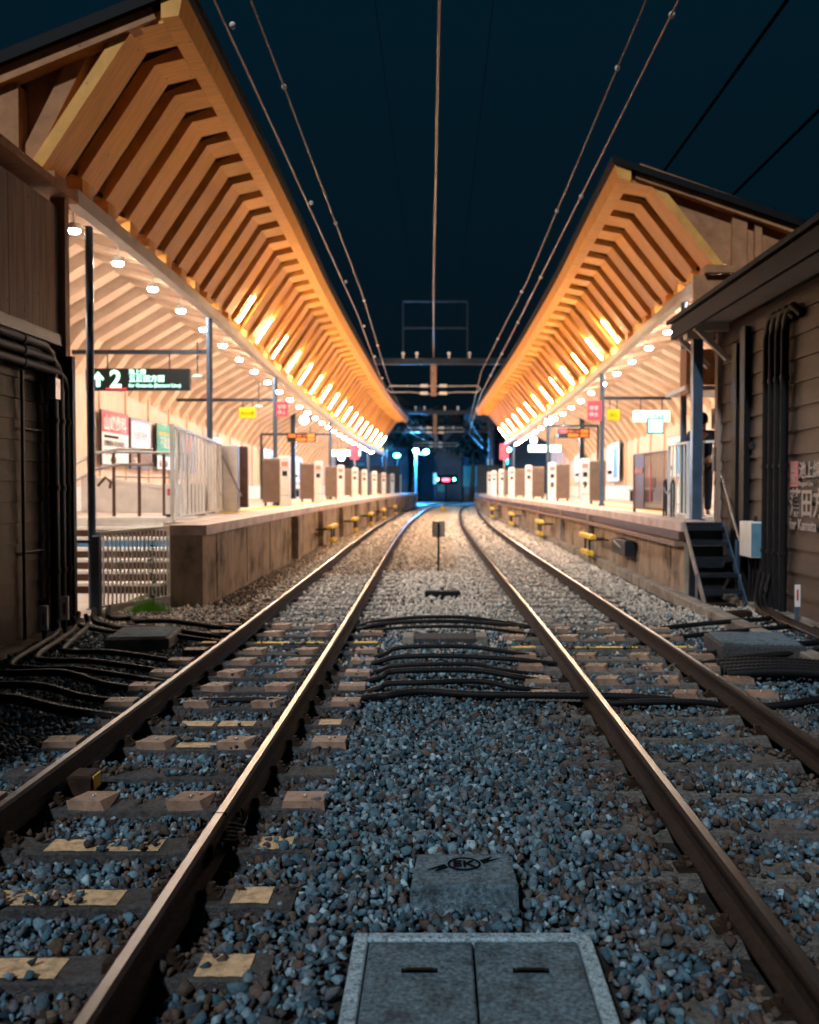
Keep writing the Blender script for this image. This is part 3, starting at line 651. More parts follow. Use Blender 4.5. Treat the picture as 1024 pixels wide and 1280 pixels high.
# ------------------------------------------------------------------ canopies
def seg_strip(path, th):       # thick polyline (x,z) with normals on one side -> closed polygon
    P = [Vector(p) for p in path]; up = []
    for i, p in enumerate(P):
        d1 = (P[min(i + 1, len(P) - 1)] - P[max(i, 0) if i < len(P) - 1 else i - 1]).normalized()
        d0 = (P[i] - P[i - 1]).normalized() if i > 0 else d1
        n0 = Vector((-d0.y, d0.x)); n1 = Vector((-d1.y, d1.x)); n = (n0 + n1).normalized(); n *= th / max(.5, n.dot(n0))
        up.append(p + n)
    return [tuple(p) for p in P] + [tuple(p) for p in reversed(up)]
def canopy(side, d0, d1, nm):
    ZS[0] = 1.0 if side < 0 else 0.84
    t = thing('station_canopy', f"{nm} platform canopy with a glowing ribbed timber underside", 'station canopy', (side * XB, d0, PZ))
    inv = Matrix.Translation((-side * XB, -d0, -PZ))
    def P(b, name, m, parent=None, fix=True):
        o = b.build(name, m, None, fix); o.data.transform(inv); o.parent = parent or t; return o
    ds = list(np.arange(d0, d1 + .01, 1.0)); ds[-1] = d1
    # u>0 towards the tracks
    top = [(1.66, 7.82), (1.66, 7.96), (-4.3, 5.62), (-4.3, 5.46)]
    b = MB(); sweep(b, side, top, [d0 - .16] + ds[1:]); P(b, 'roof_sheet', 'roof_metal')
    b = MB(); sweep(b, side, [(1.325, 7.47), (1.54, 7.50), (1.60, 7.80), (1.325, 7.80)], [d0 - .12] + ds[1:]); P(b, 'fascia_board', 'rib_wood')
    b = MB(); sweep(b, side, [(-.50, 6.05), (.42, 7.26), (1.25, 7.62), (1.27, 7.67), (.42, 7.33), (-.52, 6.15)], [d0 + .3] + ds[1:]); P(b, 'soffit', 'soffit_shade')
    b = MB(); sweep(b, side, [(-.10, 5.40), (-.10, 5.60), (.06, 5.60), (.06, 5.40)], [d0 + .5] + ds[1:]); P(b, 'edge_beam', 'white_steel')
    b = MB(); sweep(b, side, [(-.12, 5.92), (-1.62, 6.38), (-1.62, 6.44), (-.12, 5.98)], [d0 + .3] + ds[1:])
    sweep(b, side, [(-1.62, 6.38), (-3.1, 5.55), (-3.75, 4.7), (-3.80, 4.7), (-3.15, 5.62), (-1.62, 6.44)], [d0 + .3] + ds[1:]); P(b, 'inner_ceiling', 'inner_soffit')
    # outer ribs: one mesh, copied
    path = [(-.24, 5.64), (.93, 7.38), (1.32, 7.47)]
    poly = [(u, zm(z)) for u, z in seg_strip(path, .15)]; b = MB(); b.prism([(side * -u, z) for (u, z) in poly], 0, .62)
    _o = b.build('rib', 'rib_wood'); rib_me = _o.data; bpy.data.objects.remove(_o)
    poly = seg_strip([(0.0 - .1, 5.62), (-1.60, 6.05), (-2.95, 5.25), (-3.50, 4.50)], -.24); poly = [(u, zm(z)) for u, z in poly]; b = MB(); b.prism([(side * -u, z) for (u, z) in poly], 0, .42)
    _o = b.build('ceiling_rib', 'inner_wood'); cr_me = _o.data; bpy.data.objects.remove(_o)
    k = 0; d = d0
    while d < d1 - .6:
        for nme, mesh in (('rib', rib_me), ('ceiling_rib', cr_me)):
            if k == 0 and nme == 'ceiling_rib': continue
            r = bpy.data.objects.new(nme, mesh); COL.objects.link(r); r.parent = t
            sl = (ip(DRP, d + 1) - ip(DRP, d)); tn = (inw(side, d + 1) - inw(side, d))
            r.location = (-side * inw(side, d), d - d0, -ip(DRP, d) - PZ)
            r.rotation_euler = (0, 0, 0)
        d += .97; k += 1
    # notch blocks where the ribs meet the beam
    b = MB(); d = d0 + .62
    while d < d1 - .6:
        xx = cx(side, -.02, d); z = cz(5.62, d); b.box(xx - .09, xx + .09, d + .02, d + .33, z - .02, z + .16); d += .97
    P(b, 'bearer_blocks', 'rib_wood')['kind'] = 'stuff'
    # gable end
    g0 = d0 - .06
    X = lambda u: cx(side, u, d0)
    b = MB(); b.prism([(X(-.35), zm(5.72)), (X(1.02), zm(7.72)), (X(-3.6), zm(5.9)), (X(-3.2), zm(5.6))], d0 + (.32 if side < 0 else .12), d0 + (.40 if side < 0 else .2)); P(b, 'gable_panel', 'gable_wood')
    b = MB(); b.bar((X(1.2), g0 + .1, zm(7.60)), (X(-4.2), g0 + .1, zm(5.40)), .22, .26); P(b, 'verge_rafter', 'gable_wood')
    for u, w_ in ((-.62, .26), (-.95, .12)):
        b = MB(); b.box(X(u) - w_ / 2, X(u) + w_ / 2, g0 + .08, g0 + .34, 5.62, zm(6.98 + u * .42)); P(b, 'gable_post', 'gable_wood')
    b = MB(); b.bar((X(-.45), g0 + .28, zm(5.8)), (X(.35), g0 + .28, zm(7.35)), .2, .2); P(b, 'gable_brace', 'gable_wood')
    b = MB(); b.box(min(X(0.02), X(-3.9)), max(X(.02), X(-3.9)), g0 - .1, g0 + .3, 5.47, 5.60); P(b, 'tie_plate', 'gable_wood')
    if side > 0: b = MB(); b.box(4.5, 8.6, d0 - .04, d0 + .04, 4.4, 5.465); P(b, 'gable_wall', 'gable_wood')
    b = MB()
    for q in range(14): b.sphere((X(-1.2 - (q % 2) * .12), d0 + .31, 5.8 + q * .07), .018, 6, 4)
    P(b, 'nail_heads', 'ink')['kind'] = 'stuff'
    # columns
    for i, dd in enumerate({-1: (13.6, 20.2, 28.1, 40.0, 55.0), 1: (18.7, 27.5, 38.0, 50.0)}[side]):
        xx = cx(side, -.20 if dd < 14 else -.08, dd); z0 = -.05 if dd < 14 else PZ; zt = cz(5.42, dd)
        b = MB(); r = .055 if dd < 14 else .065
        b.tube([(xx, dd, z0), (xx, dd, zt)], r, 12); b.tube([(xx, dd, z0), (xx, dd, z0 + .06)], r + .03, 12)
        P(b, 'column', 'blue_steel')
        if dd in (20.2, 28.1, 40.0, 27.5, 38.0, 18.7):
            zb = cz({20.2: 4.70, 28.1: 4.75, 40.0: 4.9, 18.7: 4.0, 27.5: 4.72, 38.0: 5.05}[dd], dd)
            if dd == 18.7: continue
            xo = side * (7.65 - inw(side, dd)) if side < 0 else side * (6.75 - inw(side, dd))
            b = MB(); b.bar((xx, dd, zb), (xo, dd, zb), .07, .09)
            if dd in (40.0, 38.0): b.tube([(xo, dd, PZ), (xo, dd, zb)], .05, 8)
            P(b, 'sign_bar', 'dark_steel')
    return t
CL = canopy(-1, 12.0, 62.0, 'left'); CR = canopy(1, 17.0, 54.0, 'right')

# linear lamps between the ribs
def tube_light(side, d, i, nm):
    ZS[0] = 1.0 if side < 0 else 0.84
    t = thing('linear_lamp', f"warm glowing linear lamp set in the ribs of the {nm} canopy, {ORD[i]} of its row", 'lamp', (cx(side, -.08, d), d + .80, cz(5.88, d)), f"linear lamps under the {nm} canopy")
    zk = 1.74 * ZS[0]; dirv = Vector((side * -1.17, 0, zk)).normalized(); n = Vector((side * -zk, 0, -1.17)).normalized()
    a = Vector((0, 0, 0)); c = dirv * .72
    b = MB(); b.bar(a + n * .02, c + n * .02, .085, .04, up=n); b.build('housing', 'white_steel', t)
    b = MB(); b.bar(a + n * .047, c + n * .047, .045, .010, up=n); b.build('glowing_tube', 'tube_glow', t)
nL = 0
for i in range(17):
    d = 22.12 + i * 2.35
    tube_light(-1, d, i, 'left')
for i in range(13):
    d = 24.3 + i * 2.35
    if d < 53: tube_light(1, d, i, 'right')
def down_light(side, d, i, nm):
    ZS[0] = 1.0
    x = cx(side, -.60, d); z = cz(5.50, d)
    if i == 25: x = -6.3; z = 4.3; d = 13.9
    t = thing('ceiling_lamp', 'round white lamp over the stairs passage behind the left building' if i == 25 else f"round white ceiling lamp beside the edge beam of the {nm} canopy, {ORD[i]} of its row", 'lamp', (x, d, z), f"ceiling lamps of the {nm} canopy")
    b = MB(); b.tube([(0, 0, .01), (0, 0, .10)], .10, 14); b.build('housing', 'white_steel', t)
    b = MB(); b.sphere((0, 0, -.005), .085, 14, 8, sc=(1, 1, .42)); b.build('glowing_disc', 'down_glow', t)
    b = MB(); b.tube([(-side * .0, 0, .12), (0, 0, .5)], .015, 6); b.build('stem', 'white_steel', t)
down_light(-1, 12.9, 25, 'left')
for i in range(25): down_light(-1, 14.1 + 1.94 * i, i, 'left')
for i in range(19): down_light(1, 18.3 + 1.94 * i, i, 'right')
# hanging globes
for i, (x, d, z, lab) in enumerate(((-5.2, 37.5, 4.3, 'white globe lamp hanging beside the red hanging sign on the left platform'), (-5.0, 50, 3.2, 'white globe lamp hanging near the far end of the left platform'),
                       (4.65, 40, 4.45, 'white globe lamp hanging near the right departure board'), (5.0, 50, 4.1, 'white globe lamp hanging at the far end of the right platform'))):
    t = thing('globe_lamp', lab, 'lamp', (x, d, z)); b = MB(); b.sphere((0, 0, 0), .17, 14, 10); b.build('globe', 'globe_glow', t)
    b = MB(); b.tube([(0, 0, .17), (0, 0, 1.0)], .012, 6); b.build('stem', 'dark_steel', t)

# ------------------------------------------------------------------ back walls of the platforms
for side, nm, d0, d1 in ((-1, 'left', 12.7, 66), (1, 'right', 17.2, 62)):
    t = thing('platform_wall', f"light timber back wall along the {nm} platform", 'wall', (side * 8.25, d0, 0)); inv = Matrix.Translation((-side * 8.25, -d0, 0))
    b = MB(); ds = list(np.arange(d0, d1, 2.0))
    sweep(b, side, [(0, -.2), (0, 5.0), (.2, 5.0), (.2, -.2)], ds, 0, False, lambda u, d, s=side: s * (8.25 - inw(s, d) + u))
    o = b.build('wall_panel', 'wall_wood'); o.data.transform(inv); o.parent = t
    b = MB()
    for d in np.arange(d0 + 1, d1, 1.94):
        x = side * (8.25 - inw(side, d)); b.box(x - .05, x + .05, d, d + .12, PZ, 4.6)
    o = b.build('battens', 'inner_wood'); o.data.transform(inv); o.parent = t
    b = MB(); sweep(b, side, [(-.03, PZ), (-.03, PZ + .55), (.0, PZ + .55), (.0, PZ)], [d for d in ds if d > 18], 0, False, lambda u, d, s=side: s * (8.2 - inw(s, d) + u))
    o = b.build('grey_dado', 'gate_grey'); o.data.transform(inv); o.parent = t
    b = MB(); b.box(min(side * 12.4, side * 8.4), max(side * 12.4, side * 8.4), d0, d1 - 4, 4.9, 5.1); o = b.build('rear_roof', 'roof_metal'); o.data.transform(inv); o.parent = t
    b = MB(); b.box(side * 5.6 - 2.8, side * 5.6 + 2.8, d1 + 6, d1 + 6.2, -.2, 3.2); o = b.build('end_screen', 'far_wall'); o.data.transform(inv); o.parent = t

# posters on the left back wall (face +x) and right back wall (face -x)
def poster(side, d0, d1, z0, z1, label, kind):
    dm = (d0 + d1) / 2; x = side * (8.13 - inw(side, dm)); W = d1 - d0; H = z1 - z0
    t = thing('poster', label, 'poster', (x, dm, z0)); r = side        # right vector for a viewer: left wall -> +y, right wall -> -y
    dr = (0, 1, 0) if side < 0 else (0, -1, 0); fx = -side * .02
    def face(ya, yb, za, zb, m, name, lift):
        b = MB(); xa = fx + (-side) * lift; b.box(min(xa, xa - side * .004), max(xa, xa - side * .004), ya, yb, za, zb); return b.build(name, m, t)
    b = MB(); b.box(-.02, .02, -W / 2, W / 2, 0, H); b.build('board', 'dark_steel', t)
    sy = lambda a, b_: (a * W - W / 2, b_ * W - W / 2) if side < 0 else (W / 2 - b_ * W, W / 2 - a * W)
    def F(a, b_, c, d, m, name, lift=.002): ya, yb = sy(a, b_); return face(ya, yb, c * H, d * H, m, name, lift)
    def T(s, a, z, size, m, lift=.012, bold=0.0):
        y = sy(a, a)[0]; return text(s, size, m, t, frame((fx - side * lift, y, z * H), dr, (0, 0, 1)), bold=bold)
    if kind == 'red':
        F(.02, .98, .02, .98, 'poster_white', 'sheet'); F(.02, .98, .6, .98, 'red_paint', 'header', .007); T('山崎歯科', .07, .66, .42, 'poster_white', .014, .008)
        F(.08, .6, .50, .55, 'ink', 'heading_line', .007); T('診療案内 月火水金土', .08, .36, .17, 'ink'); T('TEL 03-3751', .08, .2, .17, 'ink'); T('4649', .3, .05, .2, 'ink', bold=.006)
    elif kind == 'blue':
        F(.02, .98, .02, .98, 'poster_dark', 'sheet'); F(.04, .92, .42, .93, 'poster_white', 'picture', .007); T('大田区役所', .1, .6, .26, 'poster_blue', .014); T('ご案内', .1, .1, .2, 'poster_white')
        F(.04, .96, .03, .3, 'plate_brown', 'lower_strip', .007)
    elif kind == 'green':
        F(.02, .98, .02, .98, 'poster_white', 'sheet'); F(.02, .98, .3, .98, 'green_paint', 'header', .007); F(.1, .9, .76, .82, 'yellow_paint', 'yellow_line', .012); T('不動産', .14, .5, .36, 'poster_white', .016); T('池上駅前', .1, .08, .22, 'ink')
    elif kind == 'dark':
        F(.02, .98, .02, .98, 'poster_dark', 'sheet'); F(.3, .7, .5, .85, 'red_paint', 'emblem', .007)
    elif kind == 'pale':
        F(.02, .98, .02, .98, 'poster_white', 'sheet'); F(.55, .85, .1, .85, 'poster_blue', 'picture', .007); F(.1, .45, .2, .3, 'ink', 'heading_line', .007)
    return t
poster(-1, 23.2, 25.25, 2.25, 3.6, 'poster with a red header and white characters above black text, first on the left wall', 'red')
poster(-1, 25.35, 27.2, 2.2, 3.55, 'poster with a white tilted picture on dark ground, between the red and the green posters', 'blue')
poster(-1, 27.6, 29.7, 2.2, 3.55, 'green and white poster with a yellow line on the left wall', 'green')
poster(-1, 30.2, 31.8, 2.2, 3.5, 'dark poster with a red emblem right of the green poster', 'dark')
poster(-1, 33.2, 35.2, 2.2, 3.5, 'pale blue-and-white poster beyond the dark one, left wall', 'pale')
poster(-1, 42.5, 45.5, 1.9, 3.4, 'large pale poster with a blue picture seen between the first gates, left wall', 'pale')
poster(-1, 50, 53, 1.9, 3.3, 'pale poster with a blue picture far along the left wall', 'pale')
poster(1, 40, 43, 1.9, 3.6, 'pale poster with a blue picture beside the departure board, right wall', 'pale')
poster(1, 31, 33, 2.0, 3.4, 'pale poster nearest the person on the right wall', 'pale')
poster(1, 48, 51, 1.9, 3.5, 'pale poster with a blue picture farthest along the right wall', 'pale')
# benches
for side, d, lab in ((-1, 47, 'brown bench against the left platform wall'), (1, 34.5, 'brown bench against the right platform wall')):
    t = thing('bench', lab, 'bench', (side * (7.6 - inw(side, d)), d, PZ)); b = MB(); b.cbox(-.22, .22, -1.2, 1.2, .38, .44, .01); b.build('seat', 'plate_brown', t)
    b = MB(); b.box(side * .24 - .02, side * .24 + .02, -1.2, 1.2, .5, .85); b.build('backrest', 'plate_brown', t)
    for s in (-1, 1): b = MB(); b.box(-.2, .2, s * 1.0 - .03, s * 1.0 + .03, 0, .38); b.build('leg', 'dark_steel', t)
t = thing('doorway', 'grey steel service door in the left platform wall', 'door', (-7.85, 38.6, PZ)); b = MB(); b.box(-.05, .05, -.8, .8, 0, 2.0); b.build('door_leaf', 'gate_brown', t); b = MB(); b.box(.051, .07, -.5, .5, .3, 1.3); b.build('louvre', 'dark_steel', t)

# ------------------------------------------------------------------ hanging signs
def hang(name, label, x0, x1, y, z0, z1, ztop, m='sign_black', grp=None):
    t = thing(name, label, 'sign', ((x0 + x1) / 2, y, z0), grp); W = x1 - x0; H = z1 - z0
    b = MB(); b.cbox(-W / 2, W / 2, -.07, .07, 0, H, .01); b.build('sign_box', m, t)
    for s in (-1, 1):
        b = MB(); b.tube([(s * W * .3, 0, H), (s * W * .3, 0, ztop - z0)], .015, 6); b.build('hanger', 'dark_steel', t)
    return t, W, H
UP = (0, 0, 1); RT = (1, 0, 0)
t, W, H = hang('platform_sign', 'long black hanging sign with glowing arrow and number 2', -7.35, -5.18, 20.2, 3.74, 4.20, 4.5)
b = MB(); a = frame((-W / 2 + .26, -.075, .23), RT, UP)
ar = [(-.05, -.17), (.05, -.17), (.05, .03), (.12, -.03), (.15, .02), (0, .18), (-.15, .02), (-.12, -.03), (-.05, .03)]
b.prism([(p[0] * .8 - W / 2 + .26, p[1] * .9 + .23) for p in ar], -.078, -.073); b.build('arrow', 'sign_glow', t)
text('2', .50, 'sign_glow', t, frame((-W / 2 + .50, -.078, .07), RT, UP), 'number', bold=.012)
b = MB(); b.box(-W / 2 + .42, -W / 2 + .86, -.078, -.073, .02, .055); b.build('red_underline', 'pink_glow', t)
text('池上線', .12, 'sign_glow', t, frame((-W / 2 + .9, -.078, .34), RT, UP), bold=.003)
text('五反田方面', .15, 'sign_glow', t, frame((-W / 2 + .9, -.078, .19), RT, UP), bold=.003)
text('for Gotanda (Ikegami Line)', .10, 'sign_glow', t, frame((-W / 2 + .9, -.078, .07), RT, UP), bold=.002)
t, W, H = hang('hanging_sign', 'small yellow hanging sign on the left platform', -5.78, -5.30, 28.1, 3.72, 4.02, 4.3, 'yellow_glow')
text('停止位置', .1, 'ink', t, frame((-.2, -.078, .1), RT, UP))
t = thing('hanging_sign', 'red square sign on the left platform column with white characters', 'sign', (-4.62, 27.8, 3.75)); b = MB(); b.cbox(-.02, .30, -.05, .05, 0, .42, .01); b.build('sign_box', 'pink_glow', t); text('非常', .13, 'poster_white', t, frame((.0, -.056, .22), RT, UP)); text('停止', .13, 'poster_white', t, frame((0, -.056, .06), RT, UP))
def led(side, x0, x1, y, z0, lab):
    t, W, H = hang('departure_board', lab, x0, x1, y, z0, z0 + .38, z0 + .65)
    b = MB(); b.box(-W / 2 + .06, -W / 2 + .34, -.078, -.073, .2, .33); b.build('led_field', 'led_orange' if side < 0 else 'pink_glow', t)
    b = MB(); b.box(-.22, .18, -.078, -.073, .05, .16); b.build('led_field', 'led_orange', t)
    b = MB(); b.box(W / 2 - .36, W / 2 - .06, -.078, -.073, .05, .16); b.box(W / 2 - .34, W / 2 - .06, -.078, -.073, .2, .33); b.build('led_field', 'led_orange', t)
    text('各停 蒲田 10:42', .1, 'led_orange', t, frame((-.42, -.08, .22), RT, UP))
led(-1, -6.25, -5.05, 40.0, 3.55, 'black departure board with orange letters on the left platform')
led(1, 4.75, 6.0, 38.0, 3.62, 'black departure board with orange letters on the right platform')
t, W, H = hang('exit_sign', 'pale lit hanging sign at the far end of the left platform', -5.5, -4.0, 50, 3.28, 3.6, 4.0, 'sign_glow_soft')
t, W, H = hang('exit_sign', 'pale lit hanging sign at the far end of the right platform', 4.35, 5.9, 46, 3.35, 3.68, 4.2, 'sign_glow_soft')
t, W, H = hang('exit_sign', 'bright pale green lit sign hanging beside the yellow sign on the right platform', 5.6, 6.62, 27.5, 3.58, 3.88, 4.25, 'sign_glow')
text('出口', .2, 'ink', t, frame((-.42, -.078, .08), RT, UP), bold=.003); text('Exit', .2, 'ink', t, frame((.06, -.078, .08), RT, UP), bold=.003)
t, W, H = hang('hanging_sign', 'small yellow hanging sign on the right platform', 4.85, 5.20, 27.5, 3.62, 3.92, 4.25, 'yellow_glow')
text('停止', .1, 'ink', t, frame((-.12, -.078, .1), RT, UP))
t = thing('hanging_sign', 'pink lit sign on the right platform column', 'sign', (4.52, 27.3, 3.6)); b = MB(); b.cbox(-.26, .12, -.05, .05, 0, .55, .01); b.build('sign_box', 'pink_glow', t); text('非常', .13, 'poster_white', t, frame((-.22, -.056, .3), RT, UP)); text('停止', .13, 'poster_white', t, frame((-.22, -.056, .12), RT, UP))
t = thing('notice_screen', 'small lit screen mounted on the dark near column of the right platform', 'screen', (4.42, 19.0, 2.78)); b = MB(); b.cbox(-.28, .04, -.04, .04, 0, .3, .01); b.build('casing', 'sign_black', t); b = MB(); b.box(-.26, .02, -.047, -.042, .02, .28); b.build('display', 'sign_glow_soft', t)
for (x, d, lab) in ((-4.3, 49.8, 'pink lit flag sign far along the left platform'), (3.45, 49.8, 'pink lit flag sign far along the right platform')):
    t = thing('flag_sign', lab, 'sign', (x, d, 3.1)); b = MB(); b.cbox(-.22, .22, -.04, .04, 0, .8, .01); b.build('sign_box', 'pink_glow', t); b = MB(); b.tube([(0, .05, -1.9), (0, .05, 0)], .04, 8); b.build('stand', 'galv_steel', t)
# security cameras
for (x, y, z, lab) in ((-4.98, 20.0, 3.98, 'white dome camera hanging right of the number 2 sign'), (-5.2, 28.0, 4.02, 'small grey camera beside the yellow sign on the left')):
    t = thing('security_camera', lab, 'camera', (x, y, z)); b = MB(); b.tube([(0, 0, .1), (0, 0, .75)], .014, 6); b.build('stem', 'dark_steel', t)
    b = MB(); b.sphere((0, 0, .02), .1, 12, 8, sc=(1.2, 1.2, .5)); b.build('housing', 'gate_grey', t)

# ------------------------------------------------------------------ platform gates
def gate(side, x, d, label, num=None, fine=True):
    t = thing('platform_gate', label, 'platform gate', (x, d, PZ), f"gates along the {'left' if side < 0 else 'right'} platform edge")
    s = -side                                   # post towards the track end
    b = MB()
    b.cbox(-.44, .06, -.05, .05, .10, 1.36, .03) if side < 0 else b.cbox(-.06, .44, -.05, .05, .10, 1.36, .03)
    pn = b.build('door_panel', 'gate_brown', t)
    b = MB()
    for q in range(9):
        xx = (-.41 + q * .052) if side < 0 else (-.03 + q * .052); b.box(xx, xx + .012, -.058, -.051, .16, 1.3)
    b.build('door_grooves', 'brown_steel', pn)
    b = MB(); (b.cbox(.075, .34, -.13, .13, .0, 1.42, .035) if side < 0 else b.cbox(-.34, -.075, -.13, .13, .0, 1.42, .035)); hs = b.build('housing', 'gate_grey', t)
    xm = .2075 * s
    b = MB(); b.box(xm - .07, xm + .07, -.137, -.131, .85, 1.0); b.build('sensor_window', 'dark_steel', hs)
    b = MB(); b.box(xm - .09, xm + .09, -.137, -.131, 1.12, 1.26); b.build('warning_label', 'pink_paint', hs)
    b = MB(); b.box(xm - .12, xm + .12, -.136, -.1305, .30, .31); b.box(xm - .12, xm + .12, -.136, -.1305, 1.06, 1.068); b.build('panel_seam', 'ink', hs)
    for f in (-.36 * s, -.0 * s): b = MB(); b.box(f - .03, f + .03, -.05, .05, 0, .1); b.build('foot', 'dark_steel', t)
    if num: text(num, .26, 'ink', hs, frame((xm - .07, -.14, .52), RT, UP), 'number', bold=.01)
    return t
for i in range(9):
    d = 27.4 + 6 * i; offp = [199, 156, 127, 108.5, 96, 83, 71, 60, 51][i]
    gate(-1, -offp * d / 1200, d, f"platform gate with brown door panel and grey housing on the left platform, {ORD[i]} one")
for i in range(7):
    d = 30.0 + 5.0 * i; offp = [192, 150, 120, 98, 85, 75, 69][i]
    lab = 'platform gate marked with a number 9 on the right platform' if i == 0 else f"platform gate with grey housing and brown door panel on the right platform, {ORD[i]} one"
    gate(1, offp * d / 1200, d, lab, num={0: '9', 1: '8'}.get(i))

# ------------------------------------------------------------------ fences
def picket(name, label, pts, z0, z1, step, m, cat='fence', r=.012, post=.03, group=None, rails=True):
    o0 = Vector((pts[0][0], pts[0][1], 0)); t = thing(name, label, cat, (o0.x, o0.y, z0[0]), group); b = MB(); p_ = MB(); rl = MB()
    zb = z0[0]
    for i in range(len(pts) - 1):
        A = Vector(pts[i]) - o0.xy; B = Vector(pts[i + 1]) - o0.xy; L = (B - A).length; n = int(L / step)
        za0, zb0, za1, zb1 = z0[i] - zb, z0[i + 1] - zb, z1[i] - zb, z1[i + 1] - zb
        for k in range(n + 1):
            f = k / n; q = A.lerp(B, f); a = za0 + (zb0 - za0) * f; c = za1 + (zb1 - za1) * f
            b.bar((q.x, q.y, a + .06), (q.x, q.y, c - .03), r * 2)
        rl.bar((A.x, A.y, za1), (B.x, B.y, zb1), .045, .04); rl.bar((A.x, A.y, za0 + .06), (B.x, B.y, zb0 + .06), .035, .035)
    b.build('pickets', m, t); rl.build('rails', m, t)
    for i, p in enumerate(pts):
        q = Vector(p) - o0.xy; b = MB(); b.bar((q.x, q.y, z0[i] - zb - .1), (q.x, q.y, z1[i] - zb + .02), post * 2); b.build('post', m, t)
    return t
f1 = picket('picket_fence', 'white picket fence below the end of the left platform', [(-4.66, 13.2), (-4.02, 14.45)], [.02, .03], [1.10, 1.13], .075, 'white_paint', r=.010, post=.028)
t = thing('bollard_post', 'blue steel post at the near end of the white picket fence', 'post', (-4.66, 13.1, -.03)); b = MB(); b.cbox(-.05, .05, -.05, .05, 0, 1.1, .01); b.build('post', 'blue_steel', t); b = MB(); b.box(-.45, -.05, -.02, .02, 1.0, 1.04); b.build('arm', 'blue_steel', t)
picket('platform_fence', 'tall grey barred fence standing on the near end of the left platform', [(-4.25, 15.4), (-4.74, 21.0)], [PZ, PZ], [2.72, 2.66], .40, 'white_paint', r=.022, post=.03)
t = thing('platform_gate', 'folded brown and grey gate beside the tall barred fence, left platform', 'platform gate', (-4.55, 21.2, PZ), 'gates along the left platform edge')
for x in (-.36, .28):
    b = MB(); b.cbox(x - .09, x + .09, -.04, .04, .1, 1.45, .02); b.build('door_panel', 'brown_steel', t)
b = MB(); b.cbox(-.25, .17, -.12, .12, 0, 1.48, .03); b.build('housing', 'gate_grey', t); b = MB(); b.bar((-.2, -.13, 1.3), (.25, -.13, .35), .03); b.build('stay', 'galv_steel', t)
# right: panel fence, mesh fence
t = thing('platform_fence', 'brown framed barred gate with a red stripe on the near right platform', 'fence', (4.42, 19.7, PZ))
b = MB()
for a, c in (((-.08, 1.4), (.16, -1.0)),):
    A = Vector((-.05, 1.6, 0)); B = Vector((.08, -1.0, 0))
    for z in (.1, 1.25): b.bar(A + Vector((0, 0, z)), B + Vector((0, 0, z)), .05)
    b.bar(A + Vector((0, 0, 0)), A + Vector((0, 0, 1.27)), .06); b.bar(B, B + Vector((0, 0, 1.27)), .06)
b.build('gate_frame', 'brown_steel', t)
b = MB()
for k in range(22): q = A.lerp(B, k / 21.0); b.bar(q + Vector((0, 0, .1)), q + Vector((0, 0, 1.25)), .02)
b.build('bars', 'gate_brown', t)
b = MB(); b.box(-.12, -.11, -.3, -.2, .25, 1.0); b.build('red_stripe', 'red_paint', t)
b = MB(); q = A.lerp(B, .2); b.box(q.x - .04, q.x - .03, q.y - .5, q.y + .5, .1, 1.25); b.build('infill_panel', 'brown_steel', t)
b = MB(); b.box(q.x - .055, q.x - .045, q.y - .4, q.y + .4, .85, .95); b.build('pink_label', 'pink_paint', t)
picket('platform_fence', 'white mesh fence in front of the person on the near right platform', [(4.46, 18.5), (4.46, 17.1), (4.86, 16.6)], [PZ] * 3, [2.52, 2.52, 2.52], .26, 'white_paint', r=.014, post=.025)
t = thing('handrail_posts', 'dark hoop rails and chains beside the dark column on the right platform', 'railing', (4.36, 18.0, PZ))
for y in (-.1, .5): b = MB(); b.tube([(0, y, 0), (0, y, .62), (.04, y + .06, .70), (.08, y + .12, .62), (.08, y + .12, 0)], .02, 8); b.build('hoop', 'dark_steel', t)
b = MB(); b.tube([(0, .5 * 1 - .6 * i / 12, .55 - .12 * math.sin(math.pi * i / 12)) for i in range(13)], .014, 6); b.build('chain', 'galv_steel', t)
# stand sign
t = thing('notice_stand', 'small white notice stand with a red heading on the left platform', 'sign', (-4.92, 17.9, PZ))
b = MB(); b.cbox(-.14, .14, -.06, .06, .05, .62, .01); b.build('panel', 'poster_white', t); b = MB(); b.box(-.1, .1, -.066, -.061, .4, .52); b.build('red_heading', 'red_paint', t)
text('注意', .09, 'poster_white', t, frame((-.09, -.07, .425), RT, UP))
for s in (-1, 1): b = MB(); b.box(s * .1 - .02, s * .1 + .02, -.1, .1, 0, .05); b.build('foot', 'dark_steel', t)
t = thing('waste_bin', 'dark brown bin behind the barred fence on the left platform', 'bin', (-4.72, 18.8, PZ)); b = MB(); b.cbox(-.14, .14, -.14, .14, 0, .62, .02); b.build('bin_body', 'brown_steel', t); b = MB(); b.box(-.09, .09, -.146, -.141, .45, .52); b.build('slot', 'black_void', t)

